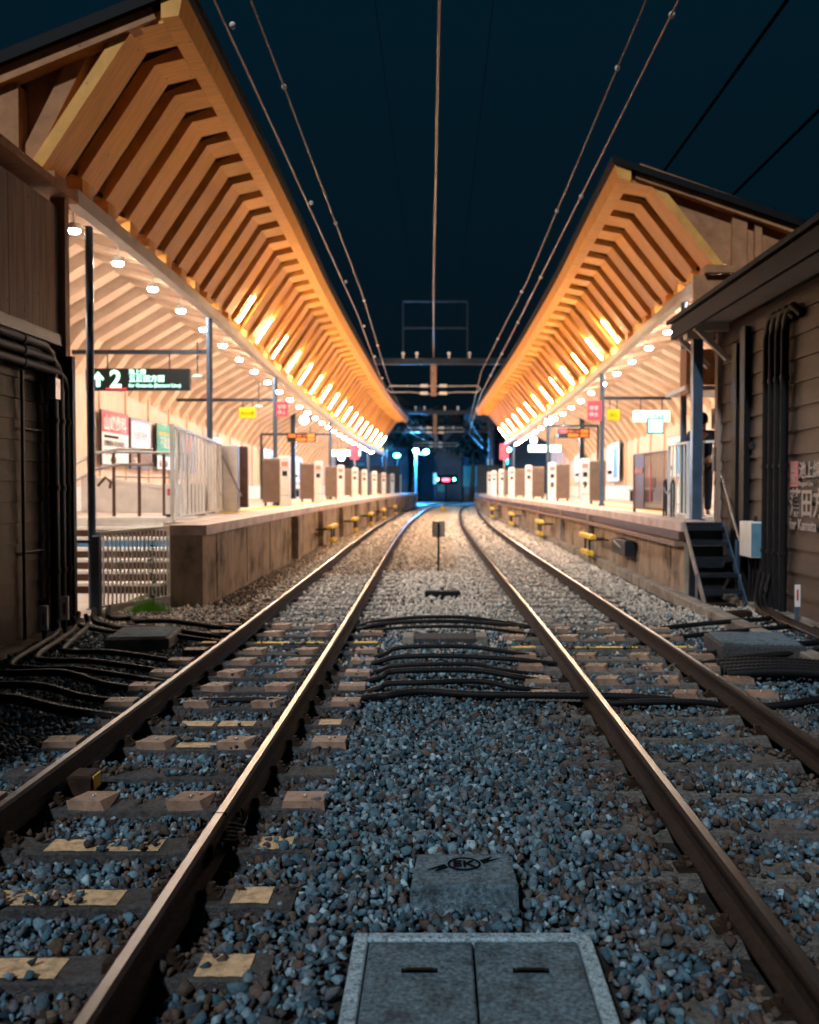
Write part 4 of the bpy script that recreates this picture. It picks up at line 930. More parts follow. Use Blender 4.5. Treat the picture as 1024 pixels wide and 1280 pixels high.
# stairs at the end of left platform
t = thing('platform_stairs', 'lit stairs with pale nosings behind the white picket fence', 'stairs', (-6.4, 15.6, 0))
n = 7
for k in range(n):
    z = (k + 1) * PZ / n - .004; y = .35 * k
    b = MB(); b.box(-1.9, 1.9, y + .03, 2.4, z - PZ / n, z - .05); b.build('riser', 'poster_blue' if k == 4 else ('gate_grey' if k == 6 else 'brown_steel'), t)
    b = MB(); b.box(-1.9, 1.9, y, y + .40 if k < n - 1 else 2.4, z - .049, z); b.build('tread', 'white_paint', t)
g = MB(); g.box(-12.4, -4.72, 12.7, 15.58, -.19, .0); struct(g.build('passage_floor', 'floor_lit'))
t = thing('stair_handrail', 'curving pale double handrail with brown posts beside the stairs', 'handrail', (-6.2, 15.0, .0))
for o_, z_ in ((0, 0), (0, -.28)):
    b = MB(); b.tube([(-.3, -1.5, 1.2 + z_), (-.15, -.6, 1.5 + z_), (.05, 1.2, 2.1 + z_), (.15, 2.0, 2.32 + z_), (.35, 2.6, 2.42 + z_), (.9, 2.9, 2.42 + z_)], .028, 8); b.build('rail', 'galv_steel', t)
b = MB(); b.tube([(.05, 2.4, 1.75), (.2, 2.35, 1.9), (.3, 2.35, 1.82), (.28, 2.35, 1.7)], .026, 8); b.build('end_hook', 'brown_steel', t)
t = thing('platform_railing', 'brown post railing with a pale top rail behind the stairs', 'railing', (-6.1, 18.1, PZ))
b = MB(); b.tube([(0, 0, 1.22), (1.35, .6, 1.2)], .03, 8); b.tube([(0, 0, .75), (1.35, .6, .73)], .018, 8); b.build('top_rail', 'galv_steel', t)
for k in range(4): b = MB(); b.tube([(k * .42, k * .19, 0), (k * .42, k * .19, 1.2)], .032, 8); b.build('post', 'brown_steel', t)
t = thing('ramp_kerb', 'stepped grey ramp wall behind the brown post railing', 'ramp', (-6.0, 21.0, PZ)); b = MB()
b.prism([(-1.8, 0), (1.3, 0), (1.3, .35), (-1.8, .75)], 0, .2); b.build('ramp_wall', 'gate_grey', t)
b = MB(); b.prism([(-1.8, .75), (1.3, .35), (1.3, .42), (-1.8, .82)], -.03, .23); b.build('coping', 'white_paint', t)

# weeds
t = thing('weed', 'tall thin weed growing in front of the white picket fence', 'weed', (-4.02, 13.5, -.03))
b = MB(); st = [(0.0, 0, 0), (.02, .01, .25), (-.02, .02, .5), (.03, .01, .8), (.0, 0, 1.0)]; b.tube(st, .006, 5); b.build('stem', 'leaf_dark', t)
b = MB()
for k in range(34):
    z = .15 + .025 * k; a = k * 2.4; L = random.uniform(.05, .11); c = Vector((.0 + .02 * math.sin(z * 6), .01, z)); d = Vector((math.cos(a), math.sin(a), .5)).normalized(); s_ = d.cross(Vector((0, 0, 1))).normalized() * L * .28
    b.add([c, c + d * L * .5 + s_, c + d * L, c + d * L * .5 - s_], [(0, 1, 2, 3)])
b.build('leaves', 'leaf_dark', t, fix=False)
b = MB()
for k in range(420):
    x = random.gauss(0, .15); y = random.gauss(0, .10); h = random.uniform(.07, .24) * math.exp(-(x / .3) ** 2); a = random.uniform(0, 6.28); lean = random.uniform(0, .07)
    b.add([(x - .005, y, 0), (x + .005, y, 0), (x + lean * math.cos(a), y + lean * math.sin(a), h)], [(0, 1, 2)])
o = b.build('grass_tuft', 'grass', fix=False); o.location = (-4.1, 13.55, -.03); tag(o, 'bright green grass tuft at the foot of the white picket fence', 'grass', kind='stuff')

# ------------------------------------------------------------------ left building (dark siding)
t = thing('trackside_building', 'dark brown clad building at the left edge with vertical boards above', 'building', (-4.7, 8, 0))
def LP(b, name, m, p=None):
    o = b.build(name, m, None); o.data.transform(Matrix.Translation((4.7, -8, 0))); o.parent = p or t; return o
b = MB()
for k in range(15):
    z = -.05 + k * .232
    b.add([(-4.70, 1, z), (-4.70, 11.98, z), (-4.722, 11.98, z + .228), (-4.722, 1, z + .228), (-4.78, 1, z), (-4.78, 11.98, z), (-4.78, 11.98, z + .228), (-4.78, 1, z + .228)],
          [(0, 1, 2, 3), (0, 4, 5, 1), (3, 2, 6, 7), (1, 5, 6, 2), (0, 3, 7, 4)])
LP(b, 'lap_siding', 'dark_siding')
b = MB(); b.box(-9.5, -4.77, 1, 11.98, -.1, 5.15); LP(b, 'wall_core', 'black_void')
b = MB(); y = 4.0
while y < 11.9:
    b.box(-4.77, -4.70 + random.uniform(-.003, .003), y, y + .192, 3.62, 5.2); y += .20
LP(b, 'vertical_boards', 'grey_wood')
b = MB(); b.box(-4.80, -4.62, 11.99, 12.13, -.1, 5.32); LP(b, 'corner_post', 'gable_wood')
b = MB(); b.box(-4.77, -4.655, 4, 11.98, 3.48, 3.615); LP(b, 'drip_board', 'dark_steel')
b = MB(); b.box(-5.6, -4.56, 4, 12.3, 5.33, 5.43); LP(b, 'cap_plate', 'gable_wood')
for k in range(3):
    b = MB(); yb = 11.86 - k * .19; z = 3.12 + k * .13
    b.tube([(-4.58, yb, .02), (-4.58, yb, z - .35), (-4.58, yb - .02, z - .2), (-4.58, yb - .1, z - .07), (-4.58, yb - .26, z), (-4.58, 3.0, z)], .056, 12)
    for q in (.7, 1.7, 2.5): b.tube([(-4.58, yb, q), (-4.58, yb, q + .06)], .068, 12)
    for q in (5, 7, 9, 10.6): b.tube([(-4.58, q, z), (-4.58, q + .06, z)], .068, 12)
    LP(b, 'drain_pipe', 'black_plastic')
b = MB(); b.box(-4.66, -4.50, 11.88, 11.97, -.05, 3.35); LP(b, 'cable_duct', 'black_plastic')
b = MB(); b.tube([(-4.66, 10.8, .0), (-4.66, 10.8, 3.05)], .02, 6); b.tube([(-4.66, 10.82, 2.4), (-4.66, 11.3, 2.4)], .016, 6); b.tube([(-4.66, 10.82, 1.0), (-4.66, 11.3, 1.0)], .016, 6); LP(b, 'conduit', 'dark_steel')
b = MB(); b.box(-4.60, -4.50, 11.35, 11.49, 2.78, 3.02); LP(b, 'pipe_clamp', 'galv_steel')
b = MB(); b.box(-4.9, -4.45, 1, 12.1, -.2, .02); LP(b, 'plinth', 'concrete')
for i, (y, x, z) in enumerate(((10.75, -4.42, .30), (11.3, -4.40, .34))):
    t2 = thing('marker_stake', f"small white marker stake by the left wall, {['nearer', 'farther'][i]} of two", 'marker', (x, y, -.03)); b = MB(); b.box(-.02, .02, -.012, .012, 0, z - .05); b.build('stake', 'dark_steel', t2)
    b = MB(); b.cbox(-.045, .045, -.02, -.008 + .02, z - .14, z + .14, .003); o = b.build('plate', 'poster_white', t2); b = MB(); b.box(-.012, .012, -.024, -.021, z - .08, z + .06); b.build('red_mark', 'red_paint', o)

# ------------------------------------------------------------------ right building
t = thing('trackside_building', 'brown clad building at the right edge with white station lettering', 'building', (4.8, 8, 0))
def RP(b, name, m, p=None):
    o = b.build(name, m, None) if isinstance(b, MB) else b; o.data.transform(Matrix.Translation((-4.8, -8, 0))); o.parent = p or t; return o
b = MB()
for k in range(14):
    z = -.05 + k * .318
    b.add([(4.80, 1, z), (4.80, 16.3, z), (4.83, 16.3, z + .312), (4.83, 1, z + .312), (4.88, 1, z), (4.88, 16.3, z), (4.88, 16.3, z + .312), (4.88, 1, z + .312)],
          [(0, 1, 2, 3), (0, 4, 5, 1), (3, 2, 6, 7), (1, 5, 6, 2), (0, 3, 7, 4)])
RP(b, 'lap_siding', 'brown_siding')
b = MB(); b.box(4.87, 9.5, 1, 16.3, -.1, 4.35); RP(b, 'wall_core', 'brown_siding')
b = MB(); b.box(4.74, 4.86, 16.3, 16.46, -.1, 4.35); RP(b, 'corner_post', 'grey_wood')
b = MB(); b.box(4.16, 4.22, 2, 17.2, 4.34, 4.60); b.box(4.22, 9.5, 17.14, 17.2, 4.34, 4.60); RP(b, 'fascia', 'roof_metal')
b = MB(); b.prism([(4.1, 4.62), (9.6, 5.6), (9.6, 5.68), (4.1, 4.69)], 2, 17.3); RP(b, 'roof_sheet', 'roof_metal')
b = MB(); b.box(4.23, 4.8, 2, 17.1, 4.44, 4.48); RP(b, 'soffit', 'white_steel')
for y in (15.9, 17.0):
    b = MB(); b.box(4.23, 4.79, y - .05, y + .05, 4.30, 4.43); b.bar((4.30, y, 4.32), (4.78, y, 3.85), .09, .09); RP(b, 'bracket', 'white_steel')
for k in range(4):
    yb = 13.10 + .24 * k; b = MB()
    b.tube([(4.72, yb, .0), (4.72, yb, 3.85), (4.72, yb - .02, 3.98), (4.72, yb - .12, 4.1), (4.72, yb - .3, 4.14), (4.78, yb - .45, 4.0)], .055, 12)
    for q in (.8, 2.0, 3.2): b.tube([(4.72, yb, q), (4.72, yb, q + .05)], .068, 12)
    RP(b, 'drain_pipe', 'black_plastic')
for k in range(2):
    b = MB(); b.cbox(4.70, 4.79, 14.75 + k * .42, 14.98 + k * .42, .0, 4.2 - k * .2, .01); RP(b, 'cable_duct', 'black_plastic')
b = MB(); b.box(4.55, 5.0, 6, 16.2, -.2, .03); RP(b, 'plinth', 'concrete')
b = MB(); b.box(4.77, 4.79, 14.6, 14.8, 2.3, 2.4); RP(b, 'vent', 'dark_steel')
LT = (0, -1, 0)
b = MB(); b.cbox(4.785, 4.80, 12.78, 13.03, 1.74, 2.08, .004); ps = RP(b, 'line_symbol', 'pink_paint')
RP(text('IK', .14, 'wall_letter', None, frame((4.780, 12.98, 1.92), LT, UP), bold=.003), 'x', 'x', ps); RP(text('15', .14, 'wall_letter', None, frame((4.780, 12.98, 1.78), LT, UP), bold=.003), 'x', 'x', ps)
def WT(s, size, y, z, bold=.003): o = text(s, size, 'wall_letter', None, frame((4.786, y, z), LT, UP), bold=bold); RP(o, 'x', 'x')
WT('池上線', .235, 12.72, 1.87, .004); WT('Ikegami Line', .095, 12.72, 1.75, .001); WT('蒲田方面', .40, 13.05, 1.38, .008); WT('for Kamata', .205, 13.05, 1.17, .004)
# canopy link on the right behind the eave
t = thing('link_roof', 'small white framed porch roof with timber end beyond the right building', 'porch', (4.8, 17.4, PZ))
b = MB(); b.box(-.30, 2.2, .1, 1.6, 2.32, 2.40); b.build('porch_ceiling', 'white_steel', t)
b = MB(); b.box(-.27, -.20, .0, .6, 2.25, 3.10); b.box(-.30, 2.2, .02, .12, 2.41, 3.05); b.build('timber_front', 'gable_wood', t)
t = thing('porch_column', 'blue-grey steel column standing in front of the person on the right', 'column', (4.44, 16.5, PZ - .02)); b = MB(); b.cbox(-.085, .085, -.085, .085, 0, 3.1, .01); b.build('shaft', 'blue_steel', t); b = MB(); b.cbox(-.13, .13, -.13, .13, 0, .03, .005); b.build('base_plate', 'blue_steel', t)
b = MB(); b.cbox(-.2, .25, -.13, .13, 3.1, 3.26, .01); b.build('head_plate', 'white_steel', t)
t = thing('speaker_box', 'brown box fixed above the fence left of the right building corner', 'box', (5.02, 17.0, 2.76)); b = MB(); b.cbox(-.14, .14, -.15, .15, 0, .36, .01); b.build('casing', 'brown_steel', t); b = MB(); b.cbox(-.12, .12, -.16, -.151, .03, .33, .003); b.build('front', 'plate_brown', t)
t = thing('telephone_box', 'small dark telephone box with a hanging cable on the white fence', 'box', (4.78, 16.45, 2.0)); b = MB(); b.cbox(-.06, .07, -.08, .08, 0, .42, .02); b.build('casing', 'dark_steel', t); b = MB(); b.tube([(0, -.05, 0), (-.05, -.07, -.2), (.05, -.06, -.42), (.1, -.05, -.6), (.08, -.05, -.9)], .016, 6); b.build('cord', 'black_plastic', t)

# steel steps
t = thing('steel_steps', 'dark open steel steps leading up to the near end of the right platform', 'steps', (4.22, 14.2, 0))
for k in range(5):
    b = MB(); z = .2 + k * .225; y = k * .23; b.box(-.27, .30, y, y + .24, z - .03, z); b.box(-.27, .30, y, y + .012, z - .055, z - .03); b.build('tread', 'dark_steel', t)
for x in (-.29, .32):
    b = MB(); b.bar((x, -.12, .0), (x, 1.1, PZ - .02), .02, .13); b.build('stringer', 'galv_steel' if x < 0 else 'blue_steel', t)
b = MB(); b.box(-.29, .32, 1.08, 1.12, .85, PZ); b.box(-.25, .28, .9, .95, 0, .8); b.build('riser_plate', 'dark_steel', t)
for x in (-.31, .34): b = MB(); b.bar((x, .25, .0), (x, .25, .42), .03); b.build('leg', 'galv_steel', t)
t = thing('handrail', 'thin steel handrail sloping down the right building corner', 'handrail', (4.6, 15.2, .9)); b = MB(); b.tube([(.12, .9, 1.1), (.1, .6, .95), (.05, -.1, .35), (.05, -.45, .0)], .02, 8); b.tube([(.05, -.45, .0), (.2, -.45, 0)], .015, 6); b.build('rail', 'galv_steel', t)
t = thing('switch_box', 'white electrical box on the right wall with black cables below', 'electrical box', (4.69, 14.3, .70)); b = MB(); b.cbox(-.10, .10, -.27, .27, 0, .52, .012); b.build('casing', 'white_paint', t); b = MB(); b.box(-.10, .10, -.275, -.271, .01, .5); b.build('door', 'blue_lit_steel', t)  # blue sheet on the front paints the blue light on that side
b = MB()
for x in (-.05, .0, .06): b.tube([(x, -.05, 0), (x, -.06, -.3), (x - .03, -.1, -.65)], .022, 6)
b.build('cable_tails', 'black_plastic', t)
b = MB(); b.tube([(.05, .0, .52), (.05, 0, .6)], .03, 8); b.build('cap', 'dark_steel', t)
t = thing('marker_stake', 'white marker plate on a blue stake at the foot of the right wall', 'marker', (4.56, 12.15, -.02)); b = MB(); b.box(-.02, .02, -.02, .02, 0, .32); b.build('stake', 'blue_steel', t); b = MB(); b.cbox(-.035, .035, -.03, -.02, .24, .52, .003); o = b.build('plate', 'poster_white', t); b = MB(); b.box(-.012, .012, -.034, -.031, .32, .46); b.build('red_mark', 'red_paint', o)
t = thing('conduit_pipe', 'pale blue pipe bundle standing between the steps and the white box', 'pipe', (4.6, 14.75, -.03))
for k in range(3): b = MB(); b.tube([(.06 * k, .1 * k, 0), (.06 * k, .1 * k, .95)], .022, 8); b.build('pipe', 'blue_steel', t)
t = thing('rusty_block', 'rusty orange chunk lying at the foot of the steel steps', 'debris', (4.05, 12.9, -.03), rz=.4); b = MB(); b.cbox(-.18, .18, -.08, .08, 0, .1, .02); b.build('chunk', 'rust', t)

# ------------------------------------------------------------------ person (dark jacket, behind the white fence)
t = thing('person', 'person in a dark jacket standing behind the white fence, seen over its top', 'person', (4.78, 17.35, PZ), rz=R(-25)); t.scale = (1.06, 1.06, 1.06)
def skin_body(name, joints, edges, m, parent, sub=2):
    me = bpy.data.meshes.new(name); me.from_pydata([j[0] for j in joints], edges, []); o = bpy.data.objects.new(name, me); COL.objects.link(o); o.parent = parent
    md = o.modifiers.new('s', 'SKIN'); md.use_smooth_shade = True
    lay = me.skin_vertices[0] if len(me.skin_vertices) else None
    for i, j in enumerate(joints):
        me.skin_vertices[0].data[i].radius = j[1] if isinstance(j[1], tuple) else (j[1], j[1])
    me.skin_vertices[0].data[0].use_root = True
    ms = o.modifiers.new('d', 'SUBSURF'); ms.levels = sub; ms.render_levels = sub
    me.materials.append(M[m]); return o
try:
    def mk(name, joints, edges, m, parent):
        bpy.context.view_layer.update()
        me = bpy.data.meshes.new(name); me.from_pydata([j[0] for j in joints], edges, []); o = bpy.data.objects.new(name, me); COL.objects.link(o)
        for q in bpy.context.selected_objects: q.select_set(False)
        bpy.context.view_layer.objects.active = o; o.select_set(True)
        md = o.modifiers.new('s', 'SKIN'); md.use_smooth_shade = True
        ms = o.modifiers.new('d', 'SUBSURF'); ms.levels = 2; ms.render_levels = 2
        if not len(me.skin_vertices):
            bpy.ops.mesh.customdata_skin_add() if hasattr(bpy.ops.mesh, 'customdata_skin_add') else None
        for i, j in enumerate(joints): me.skin_vertices[0].data[i].radius = j[1] if isinstance(j[1], tuple) else (j[1], j[1])
        me.skin_vertices[0].data[0].use_root = True
        ev = o.evaluated_get(bpy.context.evaluated_depsgraph_get()); m2 = bpy.data.meshes.new_from_object(ev); bpy.data.objects.remove(o)
        m2.materials.clear(); m2.materials.append(M[m]); m2.polygons.foreach_set('use_smooth', [True] * len(m2.polygons))
        o = bpy.data.objects.new(name, m2); COL.objects.link(o); o.parent = parent; return o
    J = [((0, 0, .95), (.15, .11)), ((0, 0, 1.15), (.15, .10)), ((0, .0, 1.36), (.18, .11)), ((0, 0, 1.49), (.06, .06)), ((0, .01, 1.56), (.055, .055)), ((0, .02, 1.64), (.08, .092)), ((0, .02, 1.71), (.065, .08)),
         ((.20, 0, 1.42), .06), ((.25, .06, 1.18), .045), ((.19, .28, 1.13), .035), ((.17, .36, 1.14), (.035, .02)),
         ((-.20, 0, 1.42), .06), ((-.27, .03, 1.17), .045), ((-.22, .26, 1.12), .035), ((-.20, .34, 1.13), (.035, .02)),
         ((.09, 0, .86), .09), ((.10, .02, .48), .06), ((.10, -.02, .10), .04), ((.10, .12, .04), (.04, .03)),
         ((-.09, 0, .86), .09), ((-.10, .0, .48), .06), ((-.10, -.03, .10), .04), ((-.10, .11, .04), (.04, .03))]
    E = [(0, 1), (1, 2), (2, 3), (3, 4), (4, 5), (5, 6), (2, 7), (7, 8), (8, 9), (9, 10), (2, 11), (11, 12), (12, 13), (13, 14), (0, 15), (15, 16), (16, 17), (17, 18), (0, 19), (19, 20), (20, 21), (21, 22)]
    for hx, hy, hz, sgn in ((.17, .36, 1.14, 1), (-.20, .34, 1.13, -1)):
        for f, (dx_, L) in enumerate(((-.022, .07), (-.008, .08), (.008, .076), (.021, .06))):
            a = len(J); J += [((hx + dx_, hy + .03, hz), .009), ((hx + dx_, hy + .03 + L * .6, hz - .005), .008), ((hx + dx_, hy + .02 + L, hz - .03), .007)]
            E += [((10 if sgn > 0 else 14), a), (a, a + 1), (a + 1, a + 2)]
        a = len(J); J += [((hx - sgn * .035, hy + .01, hz - .01), .011), ((hx - sgn * .045, hy + .05, hz - .02), .009)]; E += [((10 if sgn > 0 else 14), a), (a, a + 1)]
    body = mk('body', J, E, 'skin', t)
    b = MB(); b.sphere((0, -.005, 1.69), .112, 18, 12, sc=(.86, 1.02, 1.0)); 
    b.v = [v if not (v[1] > .05 and v[2] < 1.72) else (v[0], .045, max(v[2], 1.70)) for v in b.v]; b.build('hair', 'hair', t)
    J2 = [((0, 0, .93), (.17, .13)), ((0, 0, 1.15), (.168, .122)), ((0, 0, 1.36), (.20, .13)), ((0, 0, 1.47), (.09, .085)), ((.205, 0, 1.425), .078), ((.255, .06, 1.18), .06), ((.20, .26, 1.13), .048), ((-.205, 0, 1.425), .078), ((-.275, .03, 1.17), .06), ((-.225, .24, 1.12), .048)]
    mk('jacket', J2, [(0, 1), (1, 2), (2, 3), (2, 4), (4, 5), (5, 6), (2, 7), (7, 8), (8, 9)], 'cloth_dark', t)
    J3 = [((0, 0, .95), (.165, .125)), ((.09, 0, .86), .105), ((.10, .02, .48), .078), ((.10, -.02, .12), .06), ((-.09, 0, .86), .105), ((-.10, 0, .48), .078), ((-.10, -.03, .12), .06)]
    mk('trousers', J3, [(0, 1), (1, 2), (2, 3), (0, 4), (4, 5), (5, 6)], 'trousers', t)
    b = MB()
    for s in (-1, 1): b.sphere((s * .032, .118, 1.645), .011, 8, 6)
    b.build('eyes', 'hair', t)
    b = MB(); b.sphere((0, .13, 1.615), .016, 8, 6, sc=(.8, 1, 1.3))
    for s in (-1, 1): b.sphere((s * .088, .02, 1.635), .026, 8, 6, sc=(.4, .8, 1.2))
    b.build('nose_and_ears', 'skin', t)
    b = MB(); b.box(-.024, .024, .112, .118, 1.578, 1.586); b.build('mouth', 'plate_brown', t)
except Exception as e:
    import traceback; traceback.print_exc()

# ------------------------------------------------------------------ overhead line
def wire(name, label, pts, r, m, cat='overhead wire', drops=None, group=None):
    t = thing(name, label, cat, pts[0], group); o = Vector(pts[0]); P = [Vector(p) - o for p in pts]
    out = []
    for i in range(len(P) - 1):
        for k in range(8):
            out.append(P[i].lerp(P[i + 1], k / 8))
    out.append(P[-1]); b = MB(); b.tube(out, r, 6); b.build('conductor', m, t)
    for d in drops or []:
        q = d(o); b = MB(); b.sphere(q, .028, 8, 6); b.build('wire_clamp', 'porcelain', t)
    return t
for c, nm, zc, zm in ((TL, 'left', 5.30, 5.86), (TR, 'right', 5.38, 6.05)):
    pts = [(trk(c, 0) , -3, zc), (c, 10, zc), (c - .02, 20, zc - .02), (trk(c, 35), 35, zc - .28), (trk(c, 60), 60, zc - .4), (trk(c, 85), 85, zc - .4)]
    def at(P, y):
        ys = [p[1] for p in P]; return Vector([float(np.interp(y, ys, [p[k] for p in P])) for k in range(3)])
    wire('contact_wire', f"bright pinkish contact wire above the {nm} track", pts, .010, 'wire_bright', drops=[(lambda o, y=y, P=pts: at(P, y) - o + Vector((.03, 0, .05))) for y in (7.6, 12.3, 17.0, 21.5, 26, 30.5)])
    pm = [(c + .05, -3, zm + .05), (c + .05, 10, zm), (c + .05, 20, zm - .08), (trk(c, 35), 35, zm - .15), (trk(c, 45), 45, zm - .5), (trk(c, 60), 60, zm - .3), (trk(c, 85), 85, zm - .5)]
    wire('messenger_wire', f"darker upper support wire above the {nm} track", pm, .010, 'wire_metal', drops=[(lambda o, y=y, P=pm: at(P, y) - o) for y in (10, 15, 21, 27.5)])
wire('feeder_wire', 'thick grey wire straight overhead down the middle of the photo', [(.02, -3, 6.9), (.02, 10, 6.75), (-.10, 24, 6.75), (-.17, 41.8, 7.3)], .02, 'wire_metal')
wire('thin_wire', 'thin faint wire left of the thick middle wire', [(-.95, -3, 9.2), (-.95, 20, 9.1), (-.9, 60, 9.0)], .005, 'black_void')
wire('thin_wire', 'thin faint wire right of the thick middle wire', [(.85, -3, 9.2), (.85, 20, 9.1), (.8, 60, 9.0)], .005, 'black_void')
wire('power_cable', 'black cable crossing the sky above the right canopy peak', [(5.22, -3, 9.0), (5.22, 70, 9.0)], .035, 'black_void')
wire('power_cable', 'black cable at the right edge of the sky', [(6.86, -3, 8.5), (6.86, 70, 8.5)], .035, 'black_void')

def portal(d, z, lab, ext, arms, top):
    t = thing('catenary_portal', lab, 'gantry', (0, d, z)); xm = -.17
    b = MB(); b.bar((-ext, 0, 0), (ext, 0, 0), .18, .26)
    for k in range(9): b.box(-ext + k * ext / 4 - .02, -ext + k * ext / 4 + .02, -.1, .1, -.14, .14)
    b.build('cross_beam', 'dark_steel', t)
    for s in (-1, 1): b = MB(); b.bar((s * ext, 0, -z), (s * ext, 0, .2), .2); b.build('mast', 'dark_steel', t)
    b = MB(); b.cbox(xm - .12, xm + .12, -.1, .1, -1.5, -.12, .01)
    for k in range(7): b.box(xm - .13, xm + .13, -.12, -.1, -1.44 + k * .18, -1.36 + k * .18)
    b.build('hanger_post', 'plate_brown', t)
    for s in (-1, 1):
        b = MB(); b.tube([(xm + s * .12, 0, -1.08), (xm + s * 1.9, 0, -1.06), (xm + s * 2.05, 0, -1.2), (xm + s * 1.9, 0, -1.32)], .03, 8); b.tube([(xm + s * .12, 0, -1.42), (xm + s * 1.0, 0, -1.33), (xm + s * 1.9, 0, -1.34)], .025, 8); arm = b.build('support_arm', 'galv_steel', t)
        for z2 in (-1.08, -1.40):
            b = MB(); b.tube([(xm + s * (.25 + .03 * q), 0, z2 + (.02 if z2 < -1 else 0)) for q in range(12)], .07, 10, rfun=lambda i: .085 if i % 2 else .05); b.build('insulator', 'porcelain', arm)
    for k, x in enumerate((-1.5, -.9, .5, 1.4)[:4]):
        b = MB(); b.tube([(x, 0, .12), (x, 0, .3)], .04, 8); b.sphere((x, 0, .34), .08, 10, 6); b.build('pin_insulator', 'porcelain', t)
    if top:
        b = MB(); w_ = 1.4; 
        b.bar((-w_ - .1, .0, .12), (-w_ - .1, 0, 2.6), .06); b.bar((w_ - .1, 0, .12), (w_ - .1, 0, 2.6), .06); b.bar((-w_ - .1, 0, 2.6), (w_ - .1, 0, 2.6), .07); b.bar((-w_ - .1, 0, 1.45), (w_ - .1, 0, 1.45), .07); b.build('upper_frame', 'dark_steel', t)
    return t
portal(42, 7.15, 'steel gantry beam carrying the overhead wires between the two canopies', 6.3, True, True)
portal(66, 6.75, 'second steel gantry beam, smaller and farther behind the first', 3.6, True, False)
portal(86, 6.6, 'farthest steel gantry beam beyond the platform ends', 5.0, True, False)

# ------------------------------------------------------------------ far end
def lamp_post(x, y, z, label, m, r=.28, heads=1, light=None, pm='blue_lit_steel', cat='lamp'):  # default pole colour has the lamps' blue light painted in
    t = thing('street_lamp', label, cat, (x, y, 0)); b = MB(); b.tube([(0, 0, 0), (0, 0, z - .2)], .10 if heads > 1 else .07, 8); b.build('pole', pm, t)
    for k in range(heads):
        b = MB(); b.sphere((k * 1.0, 0, z + k * -.1), r, 12, 8, sc=(1, 1, .7)); b.build('lamp_head', m, t)
    if heads > 1: b = MB(); b.bar((0, 0, z - .25), (1.0, 0, z - .35), .08); b.build('arm', pm, t)
    if light:
        ld = bpy.data.lights.new('lamp_light', 'POINT'); ld.energy = light[0]; ld.color = light[1]; ld.shadow_soft_size = .3; lo = bpy.data.objects.new('lamp_light', ld); COL.objects.link(lo); lo.parent = t; lo.location = (0, -.6, z - .2)
lamp_post(-2.1, 93, 5.1, 'twin-headed street lamp glowing blue-white beyond the left platform end', 'blue_lamp', .27, 2, (6500, (.04, .40, 1.0)))
lamp_post(6.4, 88, 5.0, 'single street lamp glowing blue-white beyond the right platform end', 'blue_lamp', .3, 1, (2200, (.08, .45, 1.0)))
lamp_post(-3.9, 92, 4.6, 'green railway signal light at the end of the left platform', 'green_lamp', .3, 1, None, 'dark_steel', 'signal')
lamp_post(-3.9, 86, 2.1, 'small low green lamp above the last left platform gate', 'green_lamp', .17, 1, None, 'dark_steel', 'signal')
lamp_post(6.8, 80, 3.0, 'small low blue-green lamp above the last right platform gate', 'green_lamp', .16, 1, None, 'dark_steel', 'signal')
t = thing('crossing_signal', 'red lamp glowing between two pale green lights beyond the crossing', 'signal', (.85, 98, 0))
b = MB(); b.tube([(0, 0, 0), (0, 0, 1.9)], .08, 8); b.cbox(-1.2, 1.2, -.2, .1, 1.85, 2.85, .05); b.build('dark_body', 'black_void', t)
b = MB(); b.tube([(-.35, -.24, 2.3), (.35, -.24, 2.3)], .13, 10); b.build('red_light', 'red_lamp', t)
for s in (-1, 1): b = MB(); b.sphere((s * .85, -.25, 2.35), .12, 10, 6); b.build('green_light', 'green_lamp', t)
t = thing('white_sign', 'small upright white sign beside the distant red light', 'sign', (-.25, 97, 0)); b = MB(); b.tube([(0, 0, 0), (0, 0, 1.7)], .05, 6); b.build('pole', 'dark_steel', t); b = MB(); b.cbox(-.16, .16, -.04, .04, 1.9, 3.0, .05); b.build('plate', 'pale_stone', t)
def house(x0, x1, y0, y1, h, label, wins, roof=1.0):
    t = thing('house', label, 'building', ((x0 + x1) / 2, y0, 0)); W = x1 - x0
    b = MB(); b.box(-W / 2, W / 2, 0, y1 - y0, 0, h); b.build('wall', 'far_wall', t)
    b = MB(); b.prism([(-W / 2 - .3, h + .002), (W / 2 + .3, h + .002), (W / 2 - 1, h + roof), (-W / 2 + 1, h + roof)], -.3, y1 - y0); b.build('roof', 'roof_metal', t)
    for (wx, wz, ww, wh, m) in wins:
        b = MB(); b.box(wx - ww / 2 - .08, wx + ww / 2 + .08, -.05, -.002, wz - .08, wz + wh + .08); f = b.build('window', 'dark_steel', t)
        b = MB(); b.box(wx - ww / 2, wx + ww / 2, -.06, -.052, wz, wz + wh); b.build('pane', m, f)
house(-9.5, -3.2, 105, 116, 10.5, 'dark tall building behind the blue lamps at the far left', [(-2, 3, .8, 1.2, 'window_teal'), (1.2, 5.5, .8, 1.2, 'window_teal')])
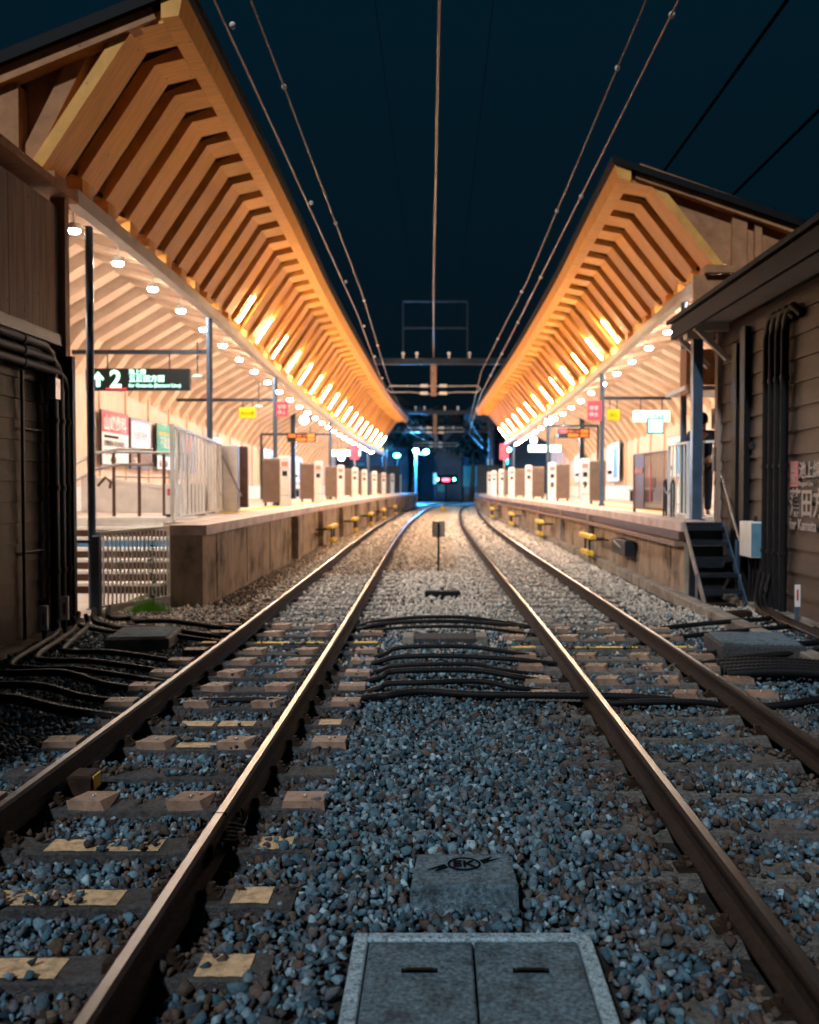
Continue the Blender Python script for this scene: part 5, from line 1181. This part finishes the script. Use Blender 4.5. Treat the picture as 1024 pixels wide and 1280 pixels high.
house(-3.0, 2.8, 112, 122, 9.0, 'dark wide house straight ahead beyond the crossing', [(.5, 1.0, .8, 1.4, 'window_teal')], 1.6)
house(2.9, 6.2, 104, 115, 9.5, 'dark building with a dim teal window right of the red light', [(-.8, 1.6, 1.9, 2.2, 'window_teal'), (1.1, 3.8, .5, .8, 'window_warm'), (1.1, 1.8, .5, .6, 'window_warm')])
house(6.5, 14, 108, 120, 8.5, 'dark house behind the single lamp at the far right', [(-2, 4, .9, .9, 'window_teal')])
house(-18, -9.8, 110, 125, 8.0, 'dark house behind the left canopy end', [(2, 3, .9, .9, 'window_warm')])
def dark_tree(x, y, h, rad, label):
    t = thing('tree', label, 'tree', (x, y, 0)); b = MB(); b.tube([(0, 0, 0), (.2, 0, h * .4), (0, 0, h * .7)], .25, 8, rfun=lambda i: .3 - .08 * i); b.build('trunk', 'rust', t); b = MB()
    for k in range(900):
        a = random.uniform(0, 6.28); p = random.uniform(-1, 1); rr = rad * random.uniform(.45, 1.08) * (1 + .25 * math.sin(3 * a + 4 * p))
        c = Vector((rr * math.cos(a) * math.sqrt(1 - p * p), rr * math.sin(a) * math.sqrt(1 - p * p), h * .68 + rr * .75 * p)); d = Vector([random.gauss(0, 1) for _ in range(3)]).normalized() * .35; e = d.cross(Vector([random.gauss(0, 1) for _ in range(3)])).normalized() * .25
        b.add([c - d, c + e, c + d, c - e], [(0, 1, 2, 3)])
    b.build('crown', 'far_foliage', t, fix=False)
dark_tree(-2.5, 101, 11, 3.2, 'dark tree silhouette beyond the crossing under the first gantry')
dark_tree(3.6, 102, 9.5, 2.4, 'dark tree silhouette right of the far gantry posts')
t = thing('guard_rail', 'low pale blue barrier line at the distant level crossing', 'barrier', (0, 79, .0)); b = MB(); b.bar((-3.9, 0, .35), (-1.9, 0, .35), .08, .12); b.bar((-3.8, 0, 0), (-3.8, 0, .4), .1); b.build('barrier_bar', 'blue_lit_steel', t)

for _o in COL.objects:
    if len(str(_o.get('label', '')).split()) > 16: print('LONG', _o.name, _o['label'])
